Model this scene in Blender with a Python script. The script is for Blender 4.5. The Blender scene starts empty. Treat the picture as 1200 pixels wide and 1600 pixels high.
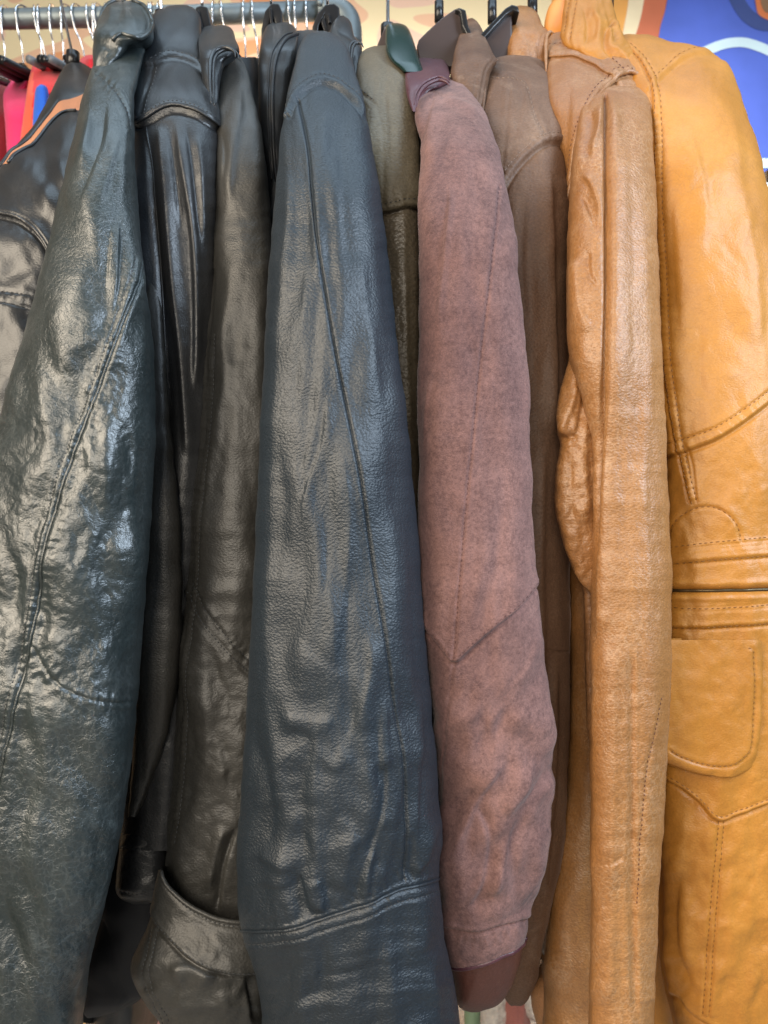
import bpy, bmesh, math, random
import numpy as np
from mathutils import Vector, Matrix
random.seed(4)
F = 1155.0            # focal length in photo pixels (1200 x 1600)
CZ = 1.30             # camera height
scene = bpy.context.scene
C = scene.collection
R = math.radians
# ------------------------------------------------------------------ camera, light, exposure
cd = bpy.data.cameras.new('camera'); cam = bpy.data.objects.new('camera', cd); C.objects.link(cam)
cam.location = (0, 0, CZ); cam.rotation_euler = (R(90), 0, 0)
cd.sensor_fit = 'VERTICAL'; cd.sensor_height = 36; cd.lens = 36 * F / 1600
cd.clip_start = 0.02; cd.clip_end = 60
cd.dof.use_dof = True; cd.dof.focus_distance = 0.60; cd.dof.aperture_fstop = 9
scene.camera = cam
w = bpy.data.worlds.new('World'); scene.world = w; w.use_nodes = True
w.node_tree.nodes['Background'].inputs[0].default_value = (0.80, 0.88, 1.0, 1)
w.node_tree.nodes['Background'].inputs[1].default_value = 0.11
def area(name, loc, target, sx, sy, power, col):
    l = bpy.data.lights.new(name, 'AREA'); l.shape = 'RECTANGLE'; l.size = sx; l.size_y = sy
    l.energy = power; l.color = col
    o = bpy.data.objects.new(name, l); C.objects.link(o); o.location = loc
    o.rotation_euler = (Vector(target) - Vector(loc)).to_track_quat('-Z', 'Y').to_euler()
    return o
area('warm_shop_lamp', (-1.10, -0.35, 1.85), (0.0, 0.62, 1.10), 0.80, 1.4, 39, (1.0, 0.86, 0.68))
area('daylight_lamp', (1.15, -0.25, 2.05), (0.0, 0.62, 1.2), 0.45, 1.2, 36, (0.68, 0.83, 1.0))
area('ceiling_lamp', (0.0, 0.62, 3.0), (0.0, 0.66, 1.3), 1.8, 0.7, 12, (0.62, 0.82, 1.0))
area('front_shop_lamp', (-0.35, -1.6, 1.75), (0.0, 0.62, 1.05), 0.9, 1.1, 33, (1.0, 0.90, 0.76))
area('mural_fill_light', (0.2, 1.3, 3.0), (0.2, 2.1, 1.75), 1.8, 0.3, 16, (1.0, 0.97, 0.93)).data.spread = R(75)  # added fill light to brighten the mural, not a fitting of the place
vs = scene.view_settings; scene.display_settings.display_device = 'sRGB'
vs.view_transform = 'Standard'; vs.look = 'None'; vs.exposure = 0.0; vs.gamma = 1.0; vs.use_curve_mapping = False

# ------------------------------------------------------------------ numeric helpers
def P(px, py, D):
    return np.array([(px - 600) / F * D, D, CZ - (py - 800) / F * D])
def cr(pts, n=8):
    """Catmull-Rom through points (any dimension)"""
    p = np.array(pts, float)
    if len(p) < 3: 
        t = np.linspace(0, 1, n * 2)[:, None]; return p[0] * (1 - t) + p[-1] * t
    q = np.vstack([2 * p[0] - p[1], p, 2 * p[-1] - p[-2]])
    out = []
    for i in range(1, len(q) - 2):
        a, b, c, d = q[i - 1], q[i], q[i + 1], q[i + 2]
        for k in range(n):
            t = k / n
            out.append(.5 * (2 * b + (c - a) * t + (2 * a - 5 * b + 4 * c - d) * t * t + (3 * b - a - 3 * c + d) * t ** 3))
    out.append(p[-1]); return np.array(out)
def pchip(xs, ys, x):
    xs = np.array(xs, float); ys = np.array(ys, float)
    if len(xs) == 1: return np.full_like(x, ys[0], dtype=float)
    if len(xs) == 2: return np.interp(x, xs, ys)
    h = np.diff(xs); dl = np.diff(ys) / h
    m = np.zeros(len(xs)); m[0] = dl[0]; m[-1] = dl[-1]
    for i in range(1, len(xs) - 1):
        if dl[i - 1] * dl[i] > 0:
            w1 = 2 * h[i] + h[i - 1]; w2 = h[i] + 2 * h[i - 1]
            m[i] = (w1 + w2) / (w1 / dl[i - 1] + w2 / dl[i])
    x = np.clip(x, xs[0], xs[-1]); k = np.clip(np.searchsorted(xs, x, side='right') - 1, 0, len(xs) - 2)
    t = (x - xs[k]) / h[k]
    return ((1 + 2 * t) * (1 - t) ** 2 * ys[k] + t * (1 - t) ** 2 * h[k] * m[k] + t * t * (3 - 2 * t) * ys[k + 1] + t * t * (t - 1) * h[k] * m[k + 1])
def hsh(ix, iy, s):
    v = np.sin(ix * 127.1 + iy * 311.7 + s * 74.7) * 43758.5453
    return v - np.floor(v)
def noise(x, y, s=0):
    ix = np.floor(x); iy = np.floor(y); fx = x - ix; fy = y - iy
    def g(a, b):
        an = hsh(ix + a, iy + b, s) * 6.2831853
        return np.cos(an) * (fx - a) + np.sin(an) * (fy - b)
    u = fx ** 3 * (fx * (fx * 6 - 15) + 10); v = fy ** 3 * (fy * (fy * 6 - 15) + 10)
    return ((g(0, 0) * (1 - u) + g(1, 0) * u) * (1 - v) + (g(0, 1) * (1 - u) + g(1, 1) * u) * v) * 1.5
def fbm(x, y, s=0, o=3):
    r = 0; a = 1
    for i in range(o): r = r + a * noise(x * 2 ** i, y * 2 ** i, s + i * 17); a *= .5
    return r
def sstep(a, b, x):
    t = np.clip((x - a) / (b - a), 0, 1); return t * t * (3 - 2 * t)
def pdist(pts, X, Y, n=6):
    """distance, sign, arc length, end factor from a smooth polyline (positive: above / right)"""
    q = cr(pts, n); best = np.full(X.shape, 1e9); sg = np.ones(X.shape); arc = np.zeros(X.shape); L = 0
    m = 70
    for a, b in zip(q[:-1], q[1:]):
        d = b - a; l2 = d @ d; l = math.sqrt(l2)
        if l < 1e-6: continue
        t = np.clip(((X - a[0]) * d[0] + (Y - a[1]) * d[1]) / l2, 0, 1)
        dd = np.hypot(X - a[0] - t * d[0], Y - a[1] - t * d[1])
        k = dd < best - 1e-9
        best = np.where(k, dd, best)
        cs = d[0] * (Y - a[1]) - d[1] * (X - a[0])
        sg = np.where(k, np.where(cs < 0, 1., -1.), sg); arc = np.where(k, L + t * l, arc); L += l
    return best, sg, arc, L

# ---- features: functions of (X, Y) in photo pixels -> mm
def fold(pts, wd, amp, taper=60, skew=None):
    if skew is None: skew = .45 * (1 if int(pts[0][0] + pts[0][1]) % 2 else -1)
    def f(X, Y):
        d, s, a, L = pdist(pts, X, Y); tp = sstep(-1, taper, a) * sstep(-1, taper, L - a) if taper else 1
        wl = wd * (1 + skew * s)
        return amp * np.exp(-(d / wl) ** 2) * tp
    return f
def step(pts, h, e=2.0, g=.5, lip=.4, ext=0):
    def f(X, Y):
        d, s, a, L = pdist(pts, X, Y); sd = d * s
        loc = np.exp(-(np.maximum(d - ext, 0) / 30) ** 2) if ext else 1
        return (h * sstep(-e, e, sd) * loc - g * np.exp(-((sd + 3.5) / 3) ** 2) + lip * np.exp(-((sd - 5) / 3.) ** 2))
    return f
def seam(pts, dep=.9, wd=2.2, bead=.35, side=6.5):
    dep *= 1.35; wd *= .85; bead *= .7
    def f(X, Y):
        d, s, a, L = pdist(pts, X, Y); ins = ((a > .5) & (a < L - .5)) | (d < wd)
        return np.where(ins, -dep * np.exp(-(d / wd) ** 2) + bead * np.exp(-((d - side) / 5) ** 2), 0)
    return f
def pucker(pts, wd, amp, per=9, seed=1, off=0):
    amp = amp * .6
    def f(X, Y):
        d, s, a, L = pdist(pts, X, Y); sd = d * s - off
        ins = sstep(0, 6, a) * sstep(0, 6, L - a)
        return amp * np.exp(-(sd / wd) ** 2) * (noise(a / per, sd / 28 + 3, seed) * 1.3 + .6 * noise(a / per * 2.1, sd / 14, seed + 5)) * ins
    return f
def wr(sx, sy, amp, seed=0, ang=0, y0=None, y1=None, ridge=False, o=2, soft=80, x0=None, x1=None):
    ca, sa = math.cos(R(ang)), math.sin(R(ang))
    if sx <= 50: amp = amp * .55
    def f(X, Y):
        U = (X * ca + Y * sa) / sx; V = (-X * sa + Y * ca) / sy
        U = U + .5 * noise(U * .5 + 9, V * .7, seed + 31)
        n = fbm(U, V, seed, o)
        if ridge: n = -(1 - np.abs(n) * 2.2) ** 3 * .6
        if y0 is not None: n = n * sstep(y0 - soft, y0 + soft, Y)
        if y1 is not None: n = n * (1 - sstep(y1 - soft, y1 + soft, Y))
        if x0 is not None: n = n * sstep(x0 - 20, x0 + 20, X)
        if x1 is not None: n = n * (1 - sstep(x1 - 20, x1 + 20, X))
        return amp * n
    return f

# ------------------------------------------------------------------ object helpers
def thing(name, label, cat, loc, group=None):
    o = bpy.data.objects.new(name, None); C.objects.link(o); o.location = loc; o.empty_display_size = .05
    o['label'] = label; o['category'] = cat
    if group: o['group'] = group
    return o
def mesh_obj(name, V, Fc, mat, parent=None, smooth=True, label=None):
    """V world coordinates (Nx3); Fc list/array of faces"""
    V = np.asarray(V, float)
    if parent is not None: V = V - np.array(parent.location)
    me = bpy.data.meshes.new(name)
    if isinstance(Fc, np.ndarray):
        n = len(Fc); me.vertices.add(len(V)); me.vertices.foreach_set('co', V.ravel().astype(np.float32))
        me.loops.add(n * 4); me.loops.foreach_set('vertex_index', Fc.ravel().astype(np.int32))
        me.polygons.add(n); me.polygons.foreach_set('loop_start', np.arange(0, n * 4, 4, dtype=np.int32))
        me.polygons.foreach_set('loop_total', np.full(n, 4, np.int32))
        me.update(calc_edges=True); me.validate()
    else:
        me.from_pydata([tuple(v) for v in V], [], Fc)
    me.polygons.foreach_set('use_smooth', np.full(len(me.polygons), smooth))
    me.materials.append(mat)
    o = bpy.data.objects.new(name, me); C.objects.link(o)
    if parent is not None: o.parent = parent
    if label: o['label'] = label
    return o

class Tube:
    """a hanging length of garment: closed section per row, traced in photo pixels, at its own depth (metres)"""
    def __init__(self, rows, depth, thick, feats=(), px=2.3, back=26, e=.85, tilt=0, lim=1.0, cap=False):
        rows = np.array(rows, float); y = np.arange(rows[0, 0], rows[-1, 0] + .01, px)
        if cap:                                                     # finer rows where the top closes
            y = np.unique(np.concatenate([rows[0, 0] + (np.linspace(0, 1, 14) ** 2) * 14, y[y > rows[0, 0] + 14]]))
        xl = pchip(rows[:, 0], rows[:, 1], y); xr = pchip(rows[:, 0], rows[:, 2], y)
        d = np.array(depth, float); D = pchip(d[:, 0], d[:, 1], y)
        t = np.array(thick, float); T = pchip(t[:, 0], t[:, 1], y)
        big = 1.0 if (rows[:, 2] - rows[:, 1]).max() > 60 else .4; sd = rows[0, 1] * .13
        fade = sstep(0, 60, y - y[0]) * sstep(0, 25, y[-1] - y)
        xl = xl + big * fade * (1.9 * noise(y / 62, y * 0 + sd, 3) + 1.0 * noise(y / 21, y * 0 + sd, 4)); xr = xr + big * fade * (1.9 * noise(y / 55, y * 0 + sd + 5, 5) + 1.0 * noise(y / 19, y * 0 + sd, 6))
        hw = (xr - xl) / 2; xc = (xr + xl) / 2
        if lim: T = np.minimum(T, lim * hw / F * D)
        nf = max(10, int((rows[:, 2] - rows[:, 1]).max() / px))
        uf = -np.cos(np.linspace(0, np.pi, nf)) * .45 + np.linspace(-1, 1, nf) * .55
        tf = np.arccos(np.clip(np.sign(uf) * np.abs(uf) ** (1 / e), -1, 1))            # pi..0 : left to right on the front
        th = np.concatenate([tf, -np.linspace(0, np.pi, back + 2)[1:-1]])
        cx = np.sign(np.cos(th)) * np.abs(np.cos(th)) ** e; sy = np.sign(np.sin(th)) * np.abs(np.sin(th)) ** e
        self.y, self.xl, self.xr, self.cx, self.nf, self.px = y, xl, xr, cx, nf, px
        X = xc[:, None] + hw[:, None] * cx[None, :]; Y = np.repeat(y[:, None], len(th), 1)
        DD = D[:, None] - T[:, None] * sy[None, :] + tilt * (cx[None, :]) * hw[:, None] / F * D[:, None]
        Dc = np.repeat(D[:, None], len(th), 1)
        Dp = np.minimum(DD, Dc) + np.maximum(DD - Dc, 0) * .12                 # traced on the surface itself; the hidden back keeps the true width
        W = np.stack([(X - 600) / F * Dp, DD, CZ - (Y - 800) / F * Dp], -1)
        self.X, self.Y = X, Y
        N = self.nrm(W)
        disp = np.zeros(X.shape)
        front = sstep(-.1, .55, sy)[None, :]
        for f in feats: disp = disp + f(X, Y)
        W = W + N * (disp * front * .001)[..., None]
        self.W = W; self.N = self.nrm(W)
    def nrm(self, W):
        du = np.roll(W, -1, 1) - np.roll(W, 1, 1); dv = np.gradient(W, axis=0)
        n = np.cross(du, dv); n /= (np.linalg.norm(n, axis=-1, keepdims=True) + 1e-12)
        if n[len(n) // 2, self.nf // 2, 1] > 0: n = -n
        return n
    def build(self, parent, parts):
        """parts: list of (name, material, mask(X,Y) or None, label) ; first match wins"""
        nr, nc = self.X.shape; i = np.arange(nr - 1)[:, None]; j = np.arange(nc)[None, :]; jn = (j + 1) % nc
        Fc = np.stack([i * nc + j, (i + 1) * nc + j, (i + 1) * nc + jn, i * nc + jn + 0 * i], -1).reshape(-1, 4)
        Xf = self.X.ravel()[Fc].mean(1); Yf = self.Y.ravel()[Fc].mean(1)
        free = np.ones(len(Fc), bool); out = []
        V = self.W.reshape(-1, 3)
        for p in parts:
            name, mat, mask = p[:3]; lab = p[3] if len(p) > 3 else None
            m = free.copy() if mask is None else free & mask(Xf, Yf)
            free &= ~m
            if name is None: continue
            if not m.any(): continue
            f = Fc[m]; u, inv = np.unique(f, return_inverse=True)
            out.append(mesh_obj(name, V[u], inv.reshape(-1, 4), mat, parent, True, lab))
        return out
    def at(self, px, py, off=0.0):
        """world point on the front surface above photo pixel px,py"""
        r = np.interp(py, self.y, np.arange(len(self.y))); r0 = int(min(max(math.floor(r), 0), len(self.y) - 2)); fr = r - r0
        xs = self.X[r0, :self.nf] * (1 - fr) + self.X[r0 + 1, :self.nf] * fr
        c = np.interp(px, xs, np.arange(self.nf)); c0 = int(min(max(math.floor(c), 0), self.nf - 2)); fc = c - c0
        def g(A): return (A[r0, c0] * (1 - fc) + A[r0, c0 + 1] * fc) * (1 - fr) + (A[r0 + 1, c0] * (1 - fc) + A[r0 + 1, c0 + 1] * fc) * fr
        n = g(self.N); n = n / (np.linalg.norm(n) + 1e-12)
        return g(self.W) + n * off, n

def above(pts):
    q = cr(pts, 8)
    return lambda X, Y: Y < np.interp(X, q[:, 0], q[:, 1])
def band(a, b):
    A, B = above(a), above(b)
    return lambda X, Y: (~A(X, Y)) & B(X, Y)

def tube_mesh(paths, mat, name, parent, rad, seg=8, flat=1.0):
    """round cords along world polylines; rad metres (number or list)"""
    V = []; Fs = []
    for path in paths:
        p = np.array(path, float); n = len(p); t = np.gradient(p, axis=0); t /= np.linalg.norm(t, axis=1, keepdims=True) + 1e-12
        up = np.array([0, 1, 0.]); base = len(V)
        rr = np.full(n, rad) if np.isscalar(rad) else np.interp(np.linspace(0, 1, n), np.linspace(0, 1, len(rad)), rad)
        for i in range(n):
            a = np.cross(t[i], up); 
            if np.linalg.norm(a) < .1: a = np.cross(t[i], [1, 0, 0])
            a /= np.linalg.norm(a); b = np.cross(a, t[i])
            for k in range(seg):
                an = 2 * math.pi * k / seg; V.append(p[i] + (a * math.cos(an) + b * math.sin(an) * flat) * rr[i])
        for i in range(n - 1):
            for k in range(seg):
                k2 = (k + 1) % seg; Fs.append((base + i * seg + k, base + i * seg + k2, base + (i + 1) * seg + k2, base + (i + 1) * seg + k))
        Fs.append(tuple(base + k for k in range(seg))[::-1]); Fs.append(tuple(base + (n - 1) * seg + k for k in range(seg)))
    return mesh_obj(name, V, Fs, mat, parent)
def piping(tb, pts, mat, parent, r=.0016, off=.0006, name='piping', n=8):
    return tube_mesh([[tb.at(x, y, off)[0] for x, y in cr(pts, n)]], mat, name, parent, r)
def stitches(tb, lines, mat, parent, length=5.2, gap=2.6, r=.00045, name='stitching'):
    S = 5
    for pts in lines:
        V = []; Fs = []
        q = cr(pts, 12); seg = np.hypot(*np.diff(q, axis=0).T); s = np.concatenate([[0], np.cumsum(seg)]); L = s[-1]; a = 0
        while a < L - length:
            ends = []
            lj = length * random.uniform(.85, 1.15)
            for aa in (a, a + lj * .5, a + lj):
                ends.append(tb.at(np.interp(aa, s, q[:, 0]), np.interp(aa, s, q[:, 1])))
            (p0, n0), (p1, n1), (p2, n2) = ends
            t = p2 - p0; t /= np.linalg.norm(t) + 1e-12; b = np.cross(n1, t); base = len(V)
            for p, h, rad in ((p0, -.0002, .5), (p1, .00035, 1), (p2, -.0002, .5)):
                for k in range(S):
                    an = 2 * math.pi * k / S; V.append(p + n1 * (h + math.cos(an) * r * rad) + b * math.sin(an) * r * rad)
            for i in range(2):
                for k in range(S):
                    k2 = (k + 1) % S; Fs.append((base + i * S + k, base + i * S + k2, base + (i + 1) * S + k2, base + (i + 1) * S + k))
            a += lj + gap
        if V: mesh_obj(name, V, Fs, mat, parent)
def plate(name, poly, D0, D1, mat, parent, bev=.002, lab=None):
    """closed prism: outline in photo pixels at depth D0, extruded straight back to D1"""
    bm = bmesh.new(); f0 = []; f1 = []
    for x, y in poly:
        p = P(x, y, D0) - np.array(parent.location); f0.append(bm.verts.new(p)); f1.append(bm.verts.new(p + np.array([0, D1 - D0, 0])))
    bm.faces.new(f0); bm.faces.new(f1[::-1]); n = len(poly)
    for i in range(n): bm.faces.new((f0[i], f1[i], f1[(i + 1) % n], f0[(i + 1) % n]))
    bmesh.ops.recalc_face_normals(bm, faces=bm.faces)
    if bev: bmesh.ops.bevel(bm, geom=list(bm.edges), offset=bev, segments=3, profile=.6, affect='EDGES', clamp_overlap=True)
    me = bpy.data.meshes.new(name); bm.to_mesh(me); bm.free(); me.materials.append(mat)
    for p in me.polygons: p.use_smooth = True
    o = bpy.data.objects.new(name, me); C.objects.link(o); o.parent = parent
    if lab: o['label'] = lab
    return o
def boxw(name, lo, hi, mat, parent=None, bev=.003):
    bm = bmesh.new(); bmesh.ops.create_cube(bm, size=1)
    lo = np.array(lo, float); hi = np.array(hi, float); c = (lo + hi) / 2 - (np.array(parent.location) if parent else 0); s = hi - lo
    for v in bm.verts: v.co = Vector(c + np.array(v.co) * s)
    if bev: bmesh.ops.bevel(bm, geom=list(bm.edges), offset=bev, segments=2, affect='EDGES')
    me = bpy.data.meshes.new(name); bm.to_mesh(me); bm.free(); me.materials.append(mat)
    o = bpy.data.objects.new(name, me); C.objects.link(o)
    if parent: o.parent = parent
    return o

# ------------------------------------------------------------------ materials
def nt(name):
    m = bpy.data.materials.new(name); m.use_nodes = True; t = m.node_tree; return m, t, t.nodes['Principled BSDF']
def node(t, typ, **kw):
    n = t.nodes.new(typ)
    for k, v in kw.items():
        if k in n.inputs: n.inputs[k].default_value = v
        else: setattr(n, k, v)
    return n
def math_(t, op, a, b=None):
    n = t.nodes.new('ShaderNodeMath'); n.operation = op
    for i, v in enumerate((a, b)):
        if v is None: continue
        if hasattr(v, 'links'): t.links.new(v, n.inputs[i])
        else: n.inputs[i].default_value = v
    return n.outputs[0]
def ramp(t, src, stops):
    n = t.nodes.new('ShaderNodeValToRGB'); e = n.color_ramp.elements
    while len(e) < len(stops): e.new(.5)
    for k, (p, c) in zip(e, stops): k.position = p; k.color = tuple(c) + (1,) if len(c) == 3 else c
    t.links.new(src, n.inputs[0]); return n.outputs[0]
def leather(name, c1, c2, c3=None, rough=.42, rvar=.12, grain=480, gdep=.25, crack=0, crs=110, fine=0, fins=900,
            spec=.5, sheen=0, wear=None, wsc=7, coat=0, lines=None, mott=0, gvar=.16):
    m, t, b = nt(name); L = t.links
    tc = node(t, 'ShaderNodeTexCoord').outputs['Object']
    def ns(scale, detail=4, rough_=.55, dist=0, src=tc):
        n = node(t, 'ShaderNodeTexNoise', Scale=scale, Detail=detail, Roughness=rough_, Distortion=dist); L.new(src, n.inputs['Vector']); return n.outputs['Fac']
    mp = node(t, 'ShaderNodeMapping'); mp.inputs['Scale'].default_value = (1, 1, .32); L.new(tc, mp.inputs['Vector'])
    big = ns(wsc, 5, .6, .4, mp.outputs[0])
    col = ramp(t, big, [(.33, c1), (.62, c2)] + ([(.76, c3)] if c3 else []))
    if mott:
        m1 = ns(mott, 6, .72); m2 = ns(mott * 7, 3, .7)
        mm = math_(t, 'ADD', math_(t, 'MULTIPLY', m1, .45), math_(t, 'MULTIPLY', m2, .55))
        r = ramp(t, mm, [(.38, (.68, .66, .68)), (.50, (.98, .98, .98)), (.62, (1.22, 1.20, 1.18))])
        mx = node(t, 'ShaderNodeMix', data_type='RGBA', blend_type='MULTIPLY'); mx.inputs[0].default_value = 1
        L.new(col, mx.inputs[6]); L.new(r, mx.inputs[7]); col = mx.outputs[2]
    if wear:
        wn = ns(26, 8, .7, 1.2); wr_ = ramp(t, wn, [(.52, (0, 0, 0)), (.70, (1, 1, 1))])
        wf = ns(4, 2); wr2 = ramp(t, wf, [(.42, (0, 0, 0)), (.62, (1, 1, 1))])
        mx = node(t, 'ShaderNodeMix', data_type='RGBA'); L.new(math_(t, 'MULTIPLY', math_(t, 'MULTIPLY', wr_, wr2), wear[1]), mx.inputs[0])
        L.new(col, mx.inputs[6]); mx.inputs[7].default_value = tuple(wear[0]) + (1,); col = mx.outputs[2]
    # small tonal variation of the grain itself
    g0 = ns(grain * .9, 2); gr = ramp(t, g0, [(.3, (1 - gvar,) * 3), (.7, (1 + gvar,) * 3)])
    mx = node(t, 'ShaderNodeMix', data_type='RGBA', blend_type='MULTIPLY'); mx.inputs[0].default_value = 1
    L.new(col, mx.inputs[6]); L.new(gr, mx.inputs[7]); col = mx.outputs[2]
    rn = ns(14, 5, .6, .5)
    L.new(math_(t, 'ADD', math_(t, 'MULTIPLY', rn, rvar * 2), rough - rvar), b.inputs['Roughness'])
    b.inputs['Specular IOR Level'].default_value = spec
    if sheen: b.inputs['Sheen Weight'].default_value = sheen; b.inputs['Sheen Roughness'].default_value = .5
    if coat: b.inputs['Coat Weight'].default_value = coat; b.inputs['Coat Roughness'].default_value = .3
    # bump: pebble grain (voronoi), fine noise, crackle
    nw = node(t, 'ShaderNodeTexNoise', Scale=grain * .35, Detail=2); L.new(tc, nw.inputs['Vector'])
    vm = node(t, 'ShaderNodeVectorMath', operation='MULTIPLY_ADD'); L.new(nw.outputs['Color'], vm.inputs[0])
    vm.inputs[1].default_value = (.0022,) * 3; L.new(tc, vm.inputs[2])
    v = node(t, 'ShaderNodeTexVoronoi', Scale=grain, feature='SMOOTH_F1', Randomness=.9); v.inputs['Smoothness'].default_value = .25
    mp2 = node(t, 'ShaderNodeMapping'); mp2.inputs['Scale'].default_value = (.8, .8, 1.15); L.new(vm.outputs[0], mp2.inputs['Vector']); L.new(mp2.outputs[0], v.inputs['Vector'])
    h = math_(t, 'MULTIPLY', math_(t, 'SUBTRACT', 1.0, v.outputs['Distance']), gdep)
    h = math_(t, 'ADD', h, math_(t, 'MULTIPLY', ns(grain * 2.2, 3), gdep * .35))
    h = math_(t, 'ADD', h, math_(t, 'MULTIPLY', ns(60, 5, .6, .3), gdep * .25))
    if crack:
        nz = node(t, 'ShaderNodeTexNoise', Scale=38, Detail=4, Roughness=.6); L.new(tc, nz.inputs['Vector'])
        va = node(t, 'ShaderNodeVectorMath', operation='MULTIPLY_ADD'); L.new(nz.outputs['Color'], va.inputs[0]); va.inputs[1].default_value = (.022,) * 3; L.new(tc, va.inputs[2])
        mk = ramp(t, ns(9, 2), [(.36, (.15,) * 3), (.6, (1,) * 3)])
        for sc, am in ((crs, 1.0), (crs * 3.1, .5)):
            vo = node(t, 'ShaderNodeTexVoronoi', Scale=sc, feature='DISTANCE_TO_EDGE'); L.new(va.outputs[0], vo.inputs['Vector'])
            e = ramp(t, vo.outputs['Distance'], [(0, (0, 0, 0)), (.10, (.75,) * 3), (.3, (1,) * 3)])
            h = math_(t, 'ADD', h, math_(t, 'MULTIPLY', math_(t, 'MULTIPLY', e, mk), crack * am))
            if lines:                                             # pale rubbed edges along the creases
                le = ramp(t, vo.outputs['Distance'], [(0, (1, 1, 1)), (.05, (.5,) * 3), (.13, (0, 0, 0))])
                lm = ramp(t, ns(16, 4, .65), [(.42, (0, 0, 0)), (.60, (1, 1, 1))])
                mx = node(t, 'ShaderNodeMix', data_type='RGBA'); L.new(math_(t, 'MULTIPLY', math_(t, 'MULTIPLY', le, lm), lines[1] * (1 if am == 1 else .6)), mx.inputs[0])
                L.new(col, mx.inputs[6]); mx.inputs[7].default_value = tuple(lines[0]) + (1,); col = mx.outputs[2]
    if fine:
        vo = node(t, 'ShaderNodeTexVoronoi', Scale=fins, feature='DISTANCE_TO_EDGE'); L.new(vm.outputs[0], vo.inputs['Vector'])
        h = math_(t, 'ADD', h, math_(t, 'MULTIPLY', vo.outputs['Distance'], fine))
    bp = node(t, 'ShaderNodeBump', Strength=1.0, Distance=.001); L.new(h, bp.inputs['Height']); L.new(bp.outputs[0], b.inputs['Normal'])
    L.new(col, b.inputs['Base Color'])
    return m
def plain(name, col, rough=.5, metal=0, bump=0, bs=200, var=.15, spec=.5):
    m, t, b = nt(name); L = t.links; tc = node(t, 'ShaderNodeTexCoord').outputs['Object']
    n = node(t, 'ShaderNodeTexNoise', Scale=bs * .2, Detail=4); L.new(tc, n.inputs['Vector'])
    c = ramp(t, n.outputs['Fac'], [(.3, [x * (1 - var) for x in col]), (.7, [min(1, x * (1 + var)) for x in col])])
    L.new(c, b.inputs['Base Color']); b.inputs['Roughness'].default_value = rough; b.inputs['Metallic'].default_value = metal
    b.inputs['Specular IOR Level'].default_value = spec
    if bump:
        n2 = node(t, 'ShaderNodeTexNoise', Scale=bs, Detail=3); L.new(tc, n2.inputs['Vector'])
        bp = node(t, 'ShaderNodeBump', Strength=bump, Distance=.001); L.new(n2.outputs['Fac'], bp.inputs['Height']); L.new(bp.outputs[0], b.inputs['Normal'])
    return m
M = {}
M['black_smooth'] = leather('smooth black leather', (.011, .012, .014), (.020, .022, .025), rough=.36, grain=620, gdep=.12, spec=.6)
M['black_gloss'] = leather('glossy black leather', (.009, .010, .012), (.018, .019, .021), rough=.40, grain=640, gdep=.16, spec=.7)
M['black_green'] = leather('worn green black leather', (.011, .0165, .017), (.022, .030, .031), rough=.33, rvar=.05, grain=640, gdep=.13, crack=.18, crs=170, spec=.85, lines=((.15, .165, .165), .17), wear=((.16, .19, .19), .35))
M['black_charcoal'] = leather('charcoal leather', (.021, .021, .019), (.036, .034, .030), rough=.47, grain=560, gdep=.18, spec=.65)
M['navy'] = leather('pebbled navy black leather', (.009, .0145, .021), (.017, .025, .034), rough=.45, rvar=.05, grain=560, gdep=.36, spec=.6, crack=.10, crs=150)
M['black_suede'] = leather('black suede', (.010, .011, .013), (.018, .019, .021), rough=.9, grain=900, gdep=.2, spec=.1, sheen=.15)
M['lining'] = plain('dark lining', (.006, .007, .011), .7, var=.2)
M['olive'] = leather('olive brown leather', (.085, .070, .045), (.13, .108, .072), rough=.5, grain=420, gdep=.34, spec=.4)
M['olive_pebble'] = leather('pebbled olive brown leather', (.090, .072, .046), (.135, .108, .074), rough=.42, grain=330, gdep=.55, spec=.6)
M['mauve'] = leather('mauve suede', (.115, .062, .060), (.215, .118, .106), (.28, .160, .140), rough=.82, grain=900, gdep=.22, spec=.2, sheen=.12, mott=44, wsc=13, wear=((.045, .027, .031), .85))
M['burgundy'] = leather('burgundy leather', (.055, .018, .026), (.090, .030, .040), rough=.40, grain=650, gdep=.14, spec=.6)
M['burgundy_brown'] = leather('red brown leather', (.065, .024, .017), (.105, .038, .027), rough=.5, grain=650, gdep=.15, spec=.4)
M['brown'] = leather('distressed brown leather', (.090, .047, .028), (.145, .082, .050), (.20, .13, .09), rough=.55, grain=520, gdep=.26, spec=.32, wear=((.25, .17, .12), .6), wsc=16)
M['brown_suede'] = leather('dark brown suede', (.085, .048, .027), (.13, .077, .046), rough=.85, grain=900, gdep=.25, spec=.15, sheen=.2, wsc=12)
M['tan'] = leather('tan leather', (.24, .100, .028), (.34, .155, .046), (.40, .20, .075), rough=.46, grain=520, gdep=.30, crack=.10, crs=170, spec=.75, wsc=5, lines=((.56, .36, .21), .30), wear=((.50, .33, .20), .35))
M['tan_side'] = leather('plain tan leather side', (.25, .115, .045), (.36, .17, .07), rough=.45, grain=520, gdep=.25, spec=.5)  # plainer tan for body and inner sleeve
M['mustard'] = leather('mustard leather', (.36, .145, .020), (.48, .205, .032), (.52, .245, .06), rough=.47, gvar=.06, grain=620, gdep=.13, crack=.08, crs=130, spec=.5, wsc=9, wear=((.27, .115, .02), .45), lines=((.24, .10, .02), .22))
M['tan_strip'] = leather('light tan trim', (.38, .17, .09), (.48, .22, .12), rough=.5, grain=700, gdep=.1)
M['thread_black'] = plain('black thread', (.035, .038, .042), .55)
M['thread_brown'] = plain('brown thread', (.10, .035, .018), .6)
M['thread_gold'] = plain('golden brown thread', (.22, .09, .015), .6)
M['thread_mauve'] = plain('dark mauve thread', (.085, .035, .035), .7)
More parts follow.
